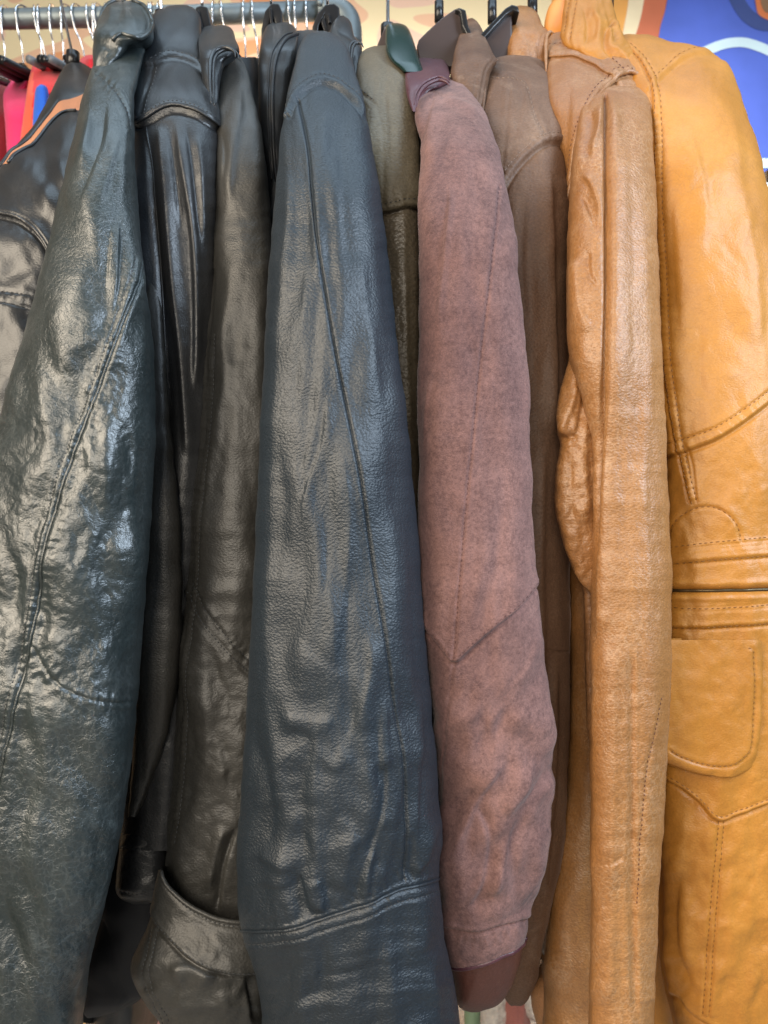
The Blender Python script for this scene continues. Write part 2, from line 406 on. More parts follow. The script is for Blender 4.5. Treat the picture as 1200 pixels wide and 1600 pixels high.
M['plastic_black'] = plain('black plastic', (.012, .012, .013), .28, bs=60)
M['plastic_brown'] = plain('dark brown plastic', (.050, .036, .034), .35, bs=60)
M['plastic_green'] = plain('dark green plastic', (.006, .024, .020), .25, bs=60)
M['chrome'] = plain('bright steel wire', (.75, .76, .78), .22, 1.0, bs=60)
M['steel'] = plain('galvanised steel pipe', (.17, .20, .21), .48, .6, bump=.3, bs=120)
M['wood'] = plain('orange wood', (.60, .24, .045), .5, bs=30)
M['zip'] = plain('brass zip', (.10, .07, .035), .4, .7)

# ================================================================== THE SETTING
ZF = 0.0
def sheet(name, V, Fs, mat, parent=None): return mesh_obj(name, V, Fs, mat, parent, False)
fl_m = plain('grey concrete floor', (.30, .29, .27), .7, bump=.4, bs=40)
fl = sheet('floor', [(-8, -6, 0), (8, -6, 0), (8, 9, 0), (-8, 9, 0)], [(0, 1, 2, 3)], fl_m); fl['kind'] = 'structure'
DW = 2.10
def mural_material():
    m, t, b = nt('mural paint'); L = t.links; tc = node(t, 'ShaderNodeTexCoord').outputs['Object']
    mp = node(t, 'ShaderNodeMapping'); mp.inputs['Scale'].default_value = (1.0, 1, 2.2); mp.inputs['Rotation'].default_value = (0, R(-18), 0); mp.inputs['Location'].default_value = (.35, 0, .2)
    L.new(tc, mp.inputs['Vector'])
    n = node(t, 'ShaderNodeTexNoise', Scale=2.6, Detail=.3, Roughness=.35, Distortion=.9); L.new(mp.outputs[0], n.inputs['Vector'])
    r = node(t, 'ShaderNodeValToRGB'); r.color_ramp.interpolation = 'CONSTANT'; e = r.color_ramp.elements
    st = [(0, (.82, .36, .16)), (.40, (.88, .54, .34)), (.47, (.93, .76, .46)), (.62, (.90, .60, .44))]
    while len(e) < len(st): e.new(.5)
    for k, (p, c) in zip(e, st): k.position = p; k.color = c + (1,)
    L.new(n.outputs['Fac'], r.inputs[0]); L.new(r.outputs[0], b.inputs['Base Color']); b.inputs['Roughness'].default_value = .75
    n2 = node(t, 'ShaderNodeTexNoise', Scale=160, Detail=3); L.new(tc, n2.inputs['Vector'])
    bp = node(t, 'ShaderNodeBump', Strength=.25, Distance=.001); L.new(n2.outputs['Fac'], bp.inputs['Height']); L.new(bp.outputs[0], b.inputs['Normal'])
    return m
mw = thing('mural_wall', 'wall painted with a cream, peach, orange and blue mural behind the jackets', 'wall', (0, DW, 0))
boxw('wall_panel', (-5, DW, 0), (5, DW + .2, 3.6), mural_material(), mw, 0)
def paint(name, poly, col, lift, smooth=True):
    q = cr(poly, 6) if smooth else np.array(poly, float)
    V = [P(x, y, DW) + np.array([0, -lift, 0]) for x, y in q]
    bm = bmesh.new(); vs_ = [bm.verts.new(v - np.array(mw.location)) for v in V]; bm.faces.new(vs_); bmesh.ops.triangulate(bm, faces=bm.faces)
    me = bpy.data.meshes.new(name); bm.to_mesh(me); bm.free(); me.materials.append(plain(name + ' paint', col, .7, var=.16, bs=24, bump=.3))
    o = bpy.data.objects.new(name, me); C.objects.link(o); o.parent = mw
paint('painted_orange_patch', [(868, -80), (862, 20), (880, 90), (930, 120), (985, 70), (985, -80)], (.90, .42, .10), .003)
paint('painted_rust_patch', [(985, -80), (990, 60), (1000, 130), (1060, 140), (1090, 60), (1100, -80)], (.62, .17, .08), .0045)
paint('painted_cream_stripe', [(990, -80), (980, 10), (972, 60), (985, 70), (1002, 20), (1016, -80)], (.95, .76, .50), .006)
paint('painted_blue_figure', [(1056, -80), (1040, 10), (1027, 70), (1030, 200), (1060, 420), (1400, 460), (1400, -80)], (.085, .15, .62), .0075)
arc = [(1075, 92), (1105, 74), (1140, 63), (1175, 66), (1230, 92), (1280, 130)]
def stripe(name, c, wd, col, lift):
    q = cr(c, 6); t = np.gradient(q, axis=0); t /= np.linalg.norm(t, axis=1, keepdims=True); n = np.stack([-t[:, 1], t[:, 0]], 1)
    paint(name, list(q + n * wd / 2) + list((q - n * wd / 2)[::-1]), col, lift, False)
stripe('painted_white_arc', [(1070, 104)] + [(x, y + 7) for x, y in arc], 15, (.62, .80, .90), .0095)
stripe('painted_white_arc', [(1140, 262), (1180, 257), (1240, 262), (1300, 280)], 15, (.66, .84, .92), .0095)
stripe('painted_navy_line', [(1128, -60), (1150, 5), (1182, 38), (1240, 40)], 22, (.05, .085, .28), .0095)
paint('painted_orange_patch', [(1160, -80), (1176, 0), (1190, 32), (1260, 40), (1300, -80)], (.75, .22, .08), .011)
paint('painted_brown_patch', [(1181, -80), (1186, 12), (1215, 25), (1300, 20), (1300, -80)], (.30, .17, .09), .0125)

# front rack (its rail runs just above the picture) and the rack behind
DR = 0.86
ZR = CZ + (800 + 78) / F * DR
fr = thing('garment_rack', 'long clothes rail carrying the leather jackets, just above the picture', 'clothes rack', (0.15, DR, 0))
tube_mesh([[(-1.3, DR, ZR), (1.5, DR, ZR)]], M['steel'], 'rail', fr, .013, 20)
for sx in (-1.3, 1.5): tube_mesh([[(sx, DR, 0.02), (sx, DR, ZR)]], M['steel'], 'upright', fr, .015, 16); tube_mesh([[(sx, DR - .3, .02), (sx, DR + .3, .02)]], M['steel'], 'foot', fr, .015, 16)
DB = 1.24
zB = P(0, 28, DB)[2]
br = thing('pipe_rack', 'grey steel pipe rack with rounded elbow crowded with wire hangers, behind the black jackets', 'clothes rack', (-.2, DB, 0))
xe = P(522, 0, DB)[0]
zl, zr_ = P(0, 31, DB)[2], P(0, 20, DB)[2]
tube_mesh([[(-1.6, DB, zl - .02), P(0, 30, DB), P(300, 24, DB), P(500, 17, DB)]], M['steel'], 'rail', br, .0155, 28)
el = [P(498, 17, DB), P(515, 17, DB), P(530, 20, DB), P(541, 30, DB), P(545, 46, DB), P(546, 70, DB)]
tube_mesh([cr(el, 6)], M['steel'], 'elbow', br, .0215, 28)
tube_mesh([[P(505, 17, DB - .0), P(512, 17, DB)]], M['steel'], 'collar_ring', br, .026, 28)
c = P(500, 5, DB - .02); tube_mesh([[c, c + np.array([0, -.006, 0])]], M['steel'], 'bolt', br, .006, 12)
b0 = P(546, 60, DB); tube_mesh([[b0, (b0[0], DB, .02)]], M['steel'], 'upright', br, .0155, 20)
tube_mesh([[(-1.6, DB, .02), (-1.6, DB, zl - .02)]], M['steel'], 'upright', br, .0155, 20)
tube_mesh([[(b0[0], DB - .3, .02), (b0[0], DB + .3, .02)]], M['steel'], 'foot', br, .0155, 16)
# rack end at the right edge
rr = thing('display_rail', 'silver rail end with a black clamp at the right edge beyond the mustard jacket', 'rail', (P(1215, 300, 1.3)[0], 1.3, 0))
tube_mesh([[P(1168, 294, 1.3), P(1420, 290, 1.3)]], M['chrome'], 'rail', rr, .010, 18)
tube_mesh([[P(1196, 294, 1.3), P(1216, 294, 1.3)]], M['plastic_black'], 'clamp', rr, .030, 20)
tube_mesh([[P(1206, 294, 1.3), np.array([P(1206, 0, 1.3)[0], 1.3, .01])]], M['plastic_black'], 'upright', rr, .014, 16)

# wire hangers on the pipe rack
garm_cols = []
def wire_hanger(px, yaw, clip, label):
    t = thing('wire_hanger', label, 'hanger', (P(px, 28, DB)[0], DB, zB), 'wire hangers crowded on the pipe rack')
    x0 = P(px, 28, DB)[0]; z0 = np.interp(px, [0, 500], [zl, zr_]); r = .0195; pts = []
    for k in range(15):
        a = R(-20 + 215 * k / 14); y = math.cos(a) * r; z = math.sin(a) * r
        pts.append((x0 + yaw * y * .5, DB - y, z0 + z))
    s = random.uniform(-.004, .012)
    pts = pts[::-1]; q = pts[-1]
    pts += [(q[0] + s * .4, q[1] + .004, q[2] - .022), (q[0] + s, DB - .004, q[2] - .040), (q[0] + s * 1.6, DB, q[2] - .075)]
    tube_mesh([cr(pts, 4)], M['chrome'], 'hook', t, .0015, 8)
    q = pts[-1]
    boxw('neck', (q[0] - .008, DB - .012, q[2] - .05), (q[0] + .008, DB + .012, q[2] + .004), clip, t, .004)
    tube_mesh([[(q[0], DB - .2, q[2] - .11), (q[0], DB - .02, q[2] - .045), (q[0], DB + .02, q[2] - .045), (q[0], DB + .2, q[2] - .11)]], clip, 'arm', t, .006, 8)
    return t
clipg = plain('grey plastic', (.14, .15, .16), .4, bs=50)
hx = [3, 12, 41, 54, 62, 84, 108, 124, 136, 146, 157, 166, 231, 239, 251, 336, 342, 382, 390, 446, 462, 478]
where = ['at the far left edge of the pipe rack', 'second from the left on the pipe rack', 'above the dark crimson jacket', 'above the pink jacket', 'right beside the hook above the pink jacket',
         'above the red jacket', 'above the gap right of the red jacket', 'just left of the four hooks beside the dark green black jacket', 'second of the close hooks left of the green black jacket',
         'third of the close hooks left of the green black jacket', 'fourth of the close hooks left of the green black jacket', 'tucked right against the collar of the green black jacket',
         'right of the green black jacket collar, first hook', 'between green black collar and pleated jacket', 'just above the pleated jacket collar', 'left hook of the pair right of the charcoal collar base',
         'right hook of the pair right of the charcoal collar base', 'left hook of the pair before the black lapel', 'right hook of the pair before the black lapel',
         'first hook right of the black lapel hanger', 'middle hook between the two black plastic hangers', 'hook nearest the pipe elbow']
for i, px in enumerate(hx):
    wire_hanger(px, random.uniform(-1, 1), [M['plastic_black'], clipg][i % 3 == 1], 'steel wire hanger ' + where[i])

# bright garments on the rack behind
def cloth(name, col): return leather(name, [c * .8 for c in col], col, rough=.85, grain=1100, gdep=.25, spec=.15, sheen=.2)
def bright(label, rows, col, dpt, feats=(), extra=None, name='jersey_jacket', cat='jacket'):
    t = thing(name, label, cat, (P((rows[-1][1] + rows[-1][2]) / 2, 800, dpt)[0], dpt + .15, P(0, 1450, dpt)[2]), 'bright garments on the pipe rack')
    rows = rows + [(900, rows[-1][1], rows[-1][2]), (1450, rows[-1][1] + 4, rows[-1][2] - 4)]
    tb = Tube(rows, [(rows[0][0], dpt + .1), (rows[0][0] + 60, dpt), (1450, dpt)], [(0, .03), (1450, .03)], [wr(22, 120, 3, 5)] + list(feats), px=2.6, lim=1.5)
    tb.build(t, (extra or []) + [('body', cloth(name + ' cloth', col), None)])
    b = Tube([(r[0] + 6, r[1], r[2]) for r in rows], [(rows[0][0], dpt + .16), (1450, dpt + .16)], [(0, .13), (1450, .13)], [], px=14, lim=0)
    b.build(t, [('back', cloth(name + ' cloth', col), None)])
    return t
bright('dark crimson knit garment at the far left edge, left of the pink one', [(124, -60, 8), (132, -90, 22), (160, -100, 26), (350, -110, 14), (420, -110, 12)], (.20, .012, .022), 1.16)
bright('deep red garment hanging between the crimson and pink ones', [(104, 24, 42), (112, 12, 48), (135, 4, 52), (300, 4, 40), (420, 4, 40)], (.50, .02, .045), 1.20)
bright('hot pink garment third from the left on the rack behind', [(120, 34, 50), (128, 16, 54), (150, 5, 54), (200, 8, 48), (260, 12, 46), (420, 14, 46)], (.85, .05, .20), 1.10)
rb = lambda X, Y: (X > 50 + (Y - 130) * .02) & (X < 74) & (Y > 134) & (Y < 212)
ro = lambda X, Y: (X < 52 - (Y - 120) * .02) & (Y > 112)
bright('bright red garment with an orange ribbed edge and blue panel', [(92, 62, 82), (97, 54, 92), (115, 47, 100), (150, 41, 96), (200, 34, 85), (260, 27, 80), (420, 25, 80)], (.72, .025, .03), 1.05,
       extra=[('ribbed_edge', cloth('orange rib', (.85, .12, .06)), ro)])
rt_ = [o for o in C.objects if o.get('label', '').startswith('bright red garment')][0]
Tube([(133, 62, 70), (136, 57, 73), (150, 54, 75), (200, 51, 74), (206, 51, 66), (214, 51, 54)], [(133, 1.005), (214, .995)], [(133, .01), (214, .01)], [wr(10, 60, 2, 7)], px=2, lim=1.5).build(rt_, [('blue_panel', cloth('blue cloth', (.02, .12, .62)), None)])
bright('red garment half hidden behind the collar with the tan trim', [(86, 134, 150), (92, 126, 156), (110, 118, 165), (200, 110, 165), (420, 110, 160)], (.55, .02, .03), 1.14)

# ================================================================== LEATHER JACKETS
GR = 'leather jackets hung side by side on the front rail'
def jacket(label, px, D, name='leather_jacket'):
    return thing(name, label, 'jacket', (P(px, 800, D)[0], D + .12, P(0, 1500, D)[2]), GR)
def back_body(t, rows, D, mat, T=.17, seed=1, px=7, feats=None):
    b = Tube(rows, [(rows[0][0], D), (rows[-1][0], D)], [(rows[0][0], .05), (rows[0][0] + 160, T), (rows[-1][0], T)], feats if feats is not None else [wr(40, 160, 5, seed), wr(16, 90, 2, seed + 3)], px=px, lim=0, cap=True)
    return b, b.build(t, [('body', mat, None)])

# ---------------- A : far-left jacket with the tan strip
t = jacket('black leather jacket at far left with a tan strip under its collar', -20, .66)
col = Tube([(97, 112, 124), (101, 103, 134), (110, 97, 142), (130, 87, 148), (150, 77, 152), (175, 64, 155), (200, 48, 158), (230, 22, 158), (262, -8, 158), (300, -40, 150), (340, -60, 140)],
           [(97, .90), (150, .82), (300, .76), (340, .75)], [(97, .02), (340, .05)], [wr(60, 60, 2, 3)], cap=True, px=3)
col.build(t, [('collar', M['black_smooth'], None)])
c1 = [(160, 143), (128, 147), (106, 158), (86, 174), (66, 196), (44, 222), (20, 250), (-20, 290)]
c2 = [(160, 180), (122, 183), (104, 186), (86, 197), (66, 216), (46, 238), (20, 262), (-20, 298)]
sh = Tube([(146, 122, 160), (152, 112, 168), (160, 101, 175), (175, 84, 180), (200, 61, 180), (230, 35, 175), (262, 7, 170), (290, -18, 165), (330, -50, 160), (400, -90, 140), (600, -110, 110), (900, -120, 60), (1650, -140, 20)],
          [(146, .84), (200, .76), (300, .70), (400, .675), (600, .66), (1650, .66)], [(146, .02), (300, .055), (1650, .07)],
          [step([(-40, 332), (0, 334), (30, 342), (52, 358), (70, 380), (90, 420)], 4.5, 2.5, 2.2), wr(70, 90, 5, 8), wr(22, 40, 1.0, 11),
           seam([(-60, 448), (0, 454), (50, 462)]), seam([(-60, 466), (0, 472), (50, 482)]), pucker([(-60, 458), (0, 463), (50, 472)], 12, 1.2, 7)], px=2.6, cap=True)
sh.build(t, [('trim_strip', M['tan_strip'], lambda X, Y: above(c2[::-1])(X, Y) & (Y < 262)), ('sleeve', M['black_smooth'], None)])
piping(sh, [(x, y + 1) for x, y in c1[1:]], M['black_gloss'], t, .0022)
piping(sh, [(x, y + 1) for x, y in c2[1:-1]], M['black_gloss'], t, .0018)
piping(sh, [(-30, 330), (0, 333), (30, 341), (52, 357), (70, 379), (85, 410)], M['black_gloss'], t, .0016)
stitches(sh, [[(-60, 448), (0, 454), (50, 462)], [(-60, 467), (0, 473), (50, 483)]], M['thread_black'], t)
back_body(t, [(150, 140, 170), (200, 100, 210), (400, 40, 215), (900, 10, 200), (1600, -10, 190)], .93, M['black_smooth'])

# ---------------- B : worn green-black jacket
t = jacket('shiny green-black leather jacket with worn creased sleeve and piped seam', 110, .60)
pip = [(221, 405), (206, 462), (190, 508), (170, 560), (148, 615), (128, 668), (106, 728), (88, 790), (72, 855), (60, 920), (48, 985), (36, 1050), (20, 1120), (4, 1190), (-14, 1270), (-30, 1400), (-50, 1620)]
pl = [(x - 13, y) for x, y in pip]
elb = [(50, 1010), (66, 1038), (90, 1066), (130, 1088), (180, 1098), (225, 1096)]
armh = [(148, 112), (165, 128), (183, 148), (200, 175), (208, 205)]
B = Tube([(54, 184, 204), (58, 176, 216), (64, 168, 223), (75, 161, 226), (90, 153, 222), (108, 144, 216), (125, 137, 211), (150, 129, 207), (200, 118, 207), (250, 105, 209), (330, 86, 213), (420, 66, 221), (500, 42, 231), (560, 24, 236), (660, -2, 238), (760, -22, 234), (900, -50, 225), (1000, -68, 217), (1150, -85, 205), (1280, -90, 188), (1400, -92, 164), (1480, -92, 142), (1550, -92, 128), (1640, -95, 118)],
         [(54, .78), (90, .74), (150, .66), (250, .60), (500, .575), (1100, .57), (1640, .58)], [(54, .03), (200, .045), (600, .05), (1640, .055)],
         [seam(pip, 1.6, 3, 1.0, 7), seam(pl, .6, 2, .3, 5), pucker(pip, 9, .9, 7, 4, -7), pucker(pip, 16, .8, 11, 14, 12),
          fold([(140, 150), (136, 200), (122, 270)], 11, 3.2), fold([(166, 150), (158, 200), (135, 280), (120, 330)], 9, -2.6), fold([(190, 190), (170, 260), (150, 340)], 12, 2.4), fold([(186, 330), (184, 380), (180, 450), (170, 500)], 7, 3.0), fold([(172, 340), (168, 400), (162, 470)], 7, -2),
          seam(elb, .9, 2.5, .6), pucker(elb, 22, 1.6, 12, 9), seam(armh, .8, 2, .5), pucker(armh, 10, .8, 6, 2),
          wr(75, 170, 5.5, 21), wr(56, 90, 1.5, 22, 25, 480, 1120), wr(22, 30, .6, 23, -15, 560, 1150), wr(34, 50, 1.2, 24, 10, 520, 1100, ridge=True), wr(26, 34, 1.0, 27, 35, 1050, 1600, ridge=True), wr(50, 80, 2.4, 28, -30, 1080, 1650), wr(9, 12, .45, 29, 0, 500, 1650),
          fold([(190, 640), (205, 700), (200, 760)], 14, -2.5), fold([(225, 420), (232, 520), (228, 600)], 10, -2)], px=2.2, cap=True)
B.build(t, [('sleeve', M['black_green'], None)])
piping(B, pip, M['black_green'], t, .0013, .0004)
stitches(B, [pl, armh], M['thread_black'], t, 4.5, 2.5)
# standing collar: outer leaf with a dark opening at its left
cb = Tube([(1, 190, 214), (4, 178, 224), (10, 167, 230), (20, 160, 235), (32, 154, 238), (45, 150, 238), (53, 147, 237), (60, 146, 230), (66, 146, 216), (74, 145, 200), (90, 145, 188), (112, 146, 170), (130, 148, 160)],
          [(1, .80), (50, .735), (130, .70)], [(1, .015), (40, .03), (130, .02)],
          [fold([(195, 12), (208, 26), (215, 46)], 9, 1.5, 20), seam([(222, 14), (230, 30), (229, 46), (214, 52)], .6, 2), wr(30, 40, 2.5, 4), fold([(168, 80), (156, 98), (150, 116)], 3, -2.5, 12)], px=1.8, cap=True)
cb.build(t, [('collar', M['black_green'], None)])
piping(cb, [(176, 63), (190, 54), (205, 57), (220, 59), (232, 52), (237, 40), (232, 22), (222, 8), (208, 3)], M['black_green'], t, .0020)
ci = Tube([(0, 178, 196), (4, 168, 206), (12, 162, 208), (24, 157, 200), (40, 154, 190)], [(0, .86), (40, .84)], [(0, .02), (40, .03)], [], cap=True, px=3)
ci.build(t, [('collar_lining', M['lining'], None)])
piping(ci, [(155, 38), (160, 20), (168, 8), (180, 2), (196, 2)], M['black_green'], t, .0020)
back_body(t, [(110, 190, 235), (200, 185, 262), (400, 180, 275), (900, 170, 270), (1400, 150, 250), (1640, 130, 230)], .90, M['black_smooth'])

# ---------------- C : pleated glossy black jacket
t = jacket('glossy black leather jacket with a shoulder yoke and pleats hanging below it', 265, .70)
yk = [(218, 196), (240, 182), (262, 174), (285, 173), (305, 178), (325, 188), (345, 203)]
cs = [(240, 108), (256, 99), (272, 96), (292, 100), (308, 110), (318, 122)]
Cc = Tube([(20, 262, 292), (23, 252, 302), (30, 243, 307), (42, 236, 309), (60, 232, 311), (85, 228, 314), (105, 223, 320), (130, 215, 330), (160, 208, 338), (190, 203, 343), (300, 198, 345), (500, 200, 342), (700, 205, 335), (860, 200, 325), (1000, 195, 310), (1200, 190, 300), (1330, 186, 290)],
          [(20, .84), (60, .80), (110, .76), (190, .70), (330, .675), (1330, .665)], [(20, .025), (100, .04), (400, .05), (1330, .05)],
          [step(yk, 4.5, 2, 2.4), step(cs, 2.2, 2, 1.2), seam([(243, 107), (238, 135), (228, 165), (224, 185)], .7), wr(50, 60, 2.5, 41, y1=230),
           fold([(213, 250), (222, 380), (236, 520), (243, 680), (240, 860)], 8, 4.32), fold([(229, 200), (241, 330), (252, 470), (262, 640), (262, 800)], 7, -4.32),
           fold([(247, 190), (258, 300), (268, 430), (283, 580), (292, 720)], 9, 3.60), fold([(261, 190), (272, 270), (284, 370)], 4, -2.88), fold([(274, 185), (285, 260), (300, 360), (306, 480), (304, 620)], 7, 3.60), fold([(288, 185), (300, 260), (312, 380)], 4, -2.88), fold([(305, 190), (314, 280), (318, 400)], 6, 2.52), wr(40, 240, 2.5, 42, y0=260)], px=2.2, cap=True)
Cc.build(t, [('collar', M['black_smooth'], above(cs)), ('yoke', M['black_smooth'], above(yk)), ('body', M['black_gloss'], None)])
stitches(Cc, [[(x, y - 5) for x, y in yk], [(x, y - 5) for x, y in cs], [(248, 112), (243, 137), (233, 167), (229, 186)]], M['thread_black'], t, 4, 2.5)
piping(Cc, [(x, y - 1) for x, y in yk], M['black_gloss'], t, .0014)
piping(Cc, [(229, 200), (241, 330), (252, 470), (262, 640)], M['black_gloss'], t, .0009, name='pleat_edge')
fp = Tube([(330, 219, 231), (420, 224, 246), (540, 228, 258), (680, 224, 268), (760, 220, 275), (860, 216, 283), (950, 212, 284), (1050, 209, 280), (1130, 208, 266), (1190, 206, 247), (1232, 204, 233), (1278, 200, 212)], [(330, .655), (500, .635), (860, .628), (1278, .634)], [(330, .006), (600, .016), (900, .03), (1278, .012)], [wr(30, 160, 2, 44)], px=2.6, cap=True)
fp.build(t, [('front_panel', M['black_charcoal'], None)])
cu = Tube([(1100, 258, 276), (1140, 250, 272), (1190, 240, 268), (1235, 224, 264), (1262, 208, 266), (1290, 196, 266), (1305, 188, 264), (1340, 184, 262), (1385, 180, 262), (1398, 184, 256), (1408, 196, 244), (1412, 208, 230)], [(1100, .668), (1225, .66), (1412, .655)], [(1100, .02), (1225, .03), (1412, .03)],
          [seam([(190, 1298), (225, 1300), (262, 1288)], 1.2, 3), seam([(186, 1325), (225, 1326), (262, 1312)], .5), seam([(186, 1392), (220, 1400), (258, 1386)], .5), fold([(232, 1240), (240, 1270), (244, 1296)], 7, 3, 15), wr(30, 25, 1.6, 46)], px=2.4)
cu.build(t, [('sleeve', M['black_gloss'], lambda X, Y: Y < 1298), ('cuff', M['black_gloss'], None)])
stitches(cu, [[(186, 1325), (225, 1326), (262, 1312)], [(186, 1392), (220, 1398), (256, 1386)]], M['thread_black'], t, 4, 2.5)
hm = Tube([(1290, 178, 262), (1400, 158, 262), (1450, 148, 252), (1500, 136, 240), (1540, 130, 232), (1560, 129, 220), (1580, 130, 185), (1589, 136, 155), (1592, 142, 148)], [(1290, .69), (1592, .68)], [(1290, .03), (1592, .02)], [seam([(160, 1440), (176, 1500), (196, 1560)], .6), wr(60, 90, 4, 47)], px=3)
hm.build(t, [('hem', M['lining'], None)])
back_body(t, [(60, 262, 320), (150, 250, 340), (500, 245, 350), (1000, 240, 350), (1380, 230, 345), (1480, 250, 330)], .96, M['black_gloss'])

# ---------------- D : charcoal jacket with strapped cuff
t = jacket('charcoal black leather jacket with a pointed elbow seam and strapped cuff', 345, .66)
es = [(286, 922), (297, 945), (315, 972), (338, 1002), (362, 1028), (392, 1052)]
es2 = [(x + 9, y - 13) for x, y in es]
vs1 = [(345, 120), (340, 190), (334, 300), (328, 420), (322, 520), (316, 620), (311, 720), (306, 800), (298, 880), (292, 930), (288, 1010), (282, 1100), (274, 1200), (264, 1320)]
vs2 = [(x + 10, y) for x, y in vs1[4:]]
Dd = Tube([(86, 350, 368), (90, 342, 375), (98, 337, 381), (115, 335, 388), (150, 336, 397), (200, 336, 408), (300, 332, 420), (420, 326, 428), (520, 319, 432), (650, 308, 432), (800, 299, 430), (900, 290, 428), (925, 284, 428), (940, 286, 428), (1000, 281, 426), (1100, 274, 424), (1200, 266, 422), (1290, 260, 420), (1350, 259, 418), (1400, 262, 412), (1440, 270, 410), (1500, 290, 410)],
          [(86, .78), (130, .73), (200, .69), (300, .665), (600, .65), (1360, .645), (1500, .64)], [(86, .02), (300, .045), (800, .055), (1350, .05), (1500, .03)],
          [seam(vs1[3:], .9, 2.4, .5, 5), seam(vs2, .5, 2, .3, 5), pucker(vs1[4:], 10, .9, 8, 6, 5), step(es, -1.8, 2.5, 1.0), seam(es2, .5, 2, .4), pucker([((a[0] + b[0]) / 2, (a[1] + b[1]) / 2) for a, b in zip(es, es2)], 9, 2.2, 7, 8) if 0 else pucker(es2, 9, 1.2, 9, 8),
           fold([(372, 110), (374, 170), (362, 250), (352, 330)], 12, 3.5), fold([(345, 200), (352, 240), (346, 300)], 5, -2), wr(60, 190, 3.8, 51), wr(22, 36, .6, 52), wr(40, 90, 2.0, 53, 0, 950, 1440), wr(18, 22, 1.0, 57, 20, 1000, 1440),
           fold([(372, 1290), (350, 1350), (338, 1430)], 5, -5, 25), fold([(352, 1290), (335, 1340), (325, 1400)], 8, 3, 25), fold([(330, 1150), (345, 1190), (350, 1260)], 14, 3)], px=2.2, cap=True)
Dd.build(t, [('sleeve', M['black_charcoal'], None)])
stitches(Dd, [vs2, es2, [(x + 2, y + 2) for x, y in es]], M['thread_black'], t, 4.5, 2.6)
dc = Tube([(40, 326, 352), (43, 318, 360), (50, 313, 365), (62, 310, 368), (76, 310, 373), (86, 311, 366), (100, 313, 350), (130, 318, 343), (170, 326, 338)], [(40, .82), (80, .73), (170, .69)], [(40, .02), (80, .03), (170, .008)], [wr(30, 40, 2, 54)], px=2, cap=True)
dc.build(t, [('collar', M['black_smooth'], None)])
rp = [(373, 92), (371, 84), (362, 78), (351, 78), (341, 83), (335, 93), (333, 110), (333, 135), (335, 165)]
tube_mesh([[P(x, y, np.interp(y, [60, 95, 165], [.715, .698, .672])) for x, y in cr(rp, 6)]], M['black_gloss'], 'collar_edge', t, [.0004, 0.00166, 0.00166, 0.00166, .0004])
tube_mesh([[P(x, y, np.interp(y, [60, 95, 165], [.712, .695, .669])) for x, y in cr([(x - 5, y - 3) for x, y in rp], 6)]], M['black_smooth'], 'collar_edge', t, [.0004, 0.00202, 0.00202, 0.00202, .0004])
s_top = [(255, 1362), (268, 1382), (290, 1405), (315, 1422), (345, 1435), (380, 1440), (420, 1440)]
s_bot = [(236, 1420), (250, 1448), (275, 1478), (300, 1500), (330, 1514), (365, 1522), (420, 1522)]
Dk = Tube([(1345, 262, 272), (1352, 255, 300), (1370, 249, 345), (1400, 242, 400), (1440, 232, 425), (1480, 214, 430), (1500, 206, 432), (1515, 203, 432), (1535, 208, 430), (1570, 228, 428), (1600, 250, 428), (1640, 260, 428)],
          [(1345, .615), (1400, .615), (1640, .615)], [(1345, .020), (1440, .033), (1520, .050), (1640, .055)],
          [step(s_bot, 3.5, 2.2, 2), seam([(x + 1, y + 9) for x, y in s_top], .5, 2), wr(40, 40, 4, 55, y0=1500), wr(24, 30, .9, 56), fold([(262, 1520), (300, 1512), (340, 1530)], 16, 5, 20), seam([(236, 1445), (228, 1490), (222, 1530), (240, 1570), (262, 1620)], .7), seam([(246, 1448), (238, 1492), (232, 1530), (250, 1570), (274, 1620)], .5), fold([(386, 1525), (392, 1550), (398, 1600)], 7, -5, 15)], px=2.2)
Dk.build(t, [(None, None, lambda X, Y: above([(240, 1350)] + [(x, y - 1) for x, y in s_top])(X, Y)), ('cuff_strap', M['black_charcoal'], lambda X, Y: above(s_bot)(X, Y) & (X > 232)), ('cuff', M['black_charcoal'], None)])
piping(Dk, [(258, 1362)] + [(x, y + 1) for x, y in s_top[1:]], M['black_charcoal'], t, .0018, .0004)
stitches(Dk, [[(x + 1, y + 9) for x, y in s_top], [(x, y - 4) for x, y in s_bot], [(236, 1450), (228, 1490), (222, 1530), (240, 1570), (262, 1620)], [(246, 1452), (238, 1492), (232, 1530), (250, 1570), (274, 1620)]], M['thread_black'], t, 4.5, 2.6)
back_body(t, [(90, 352, 400), (200, 340, 430), (500, 335, 440), (1100, 325, 430), (1500, 320, 410)], .94, M['black_smooth'])

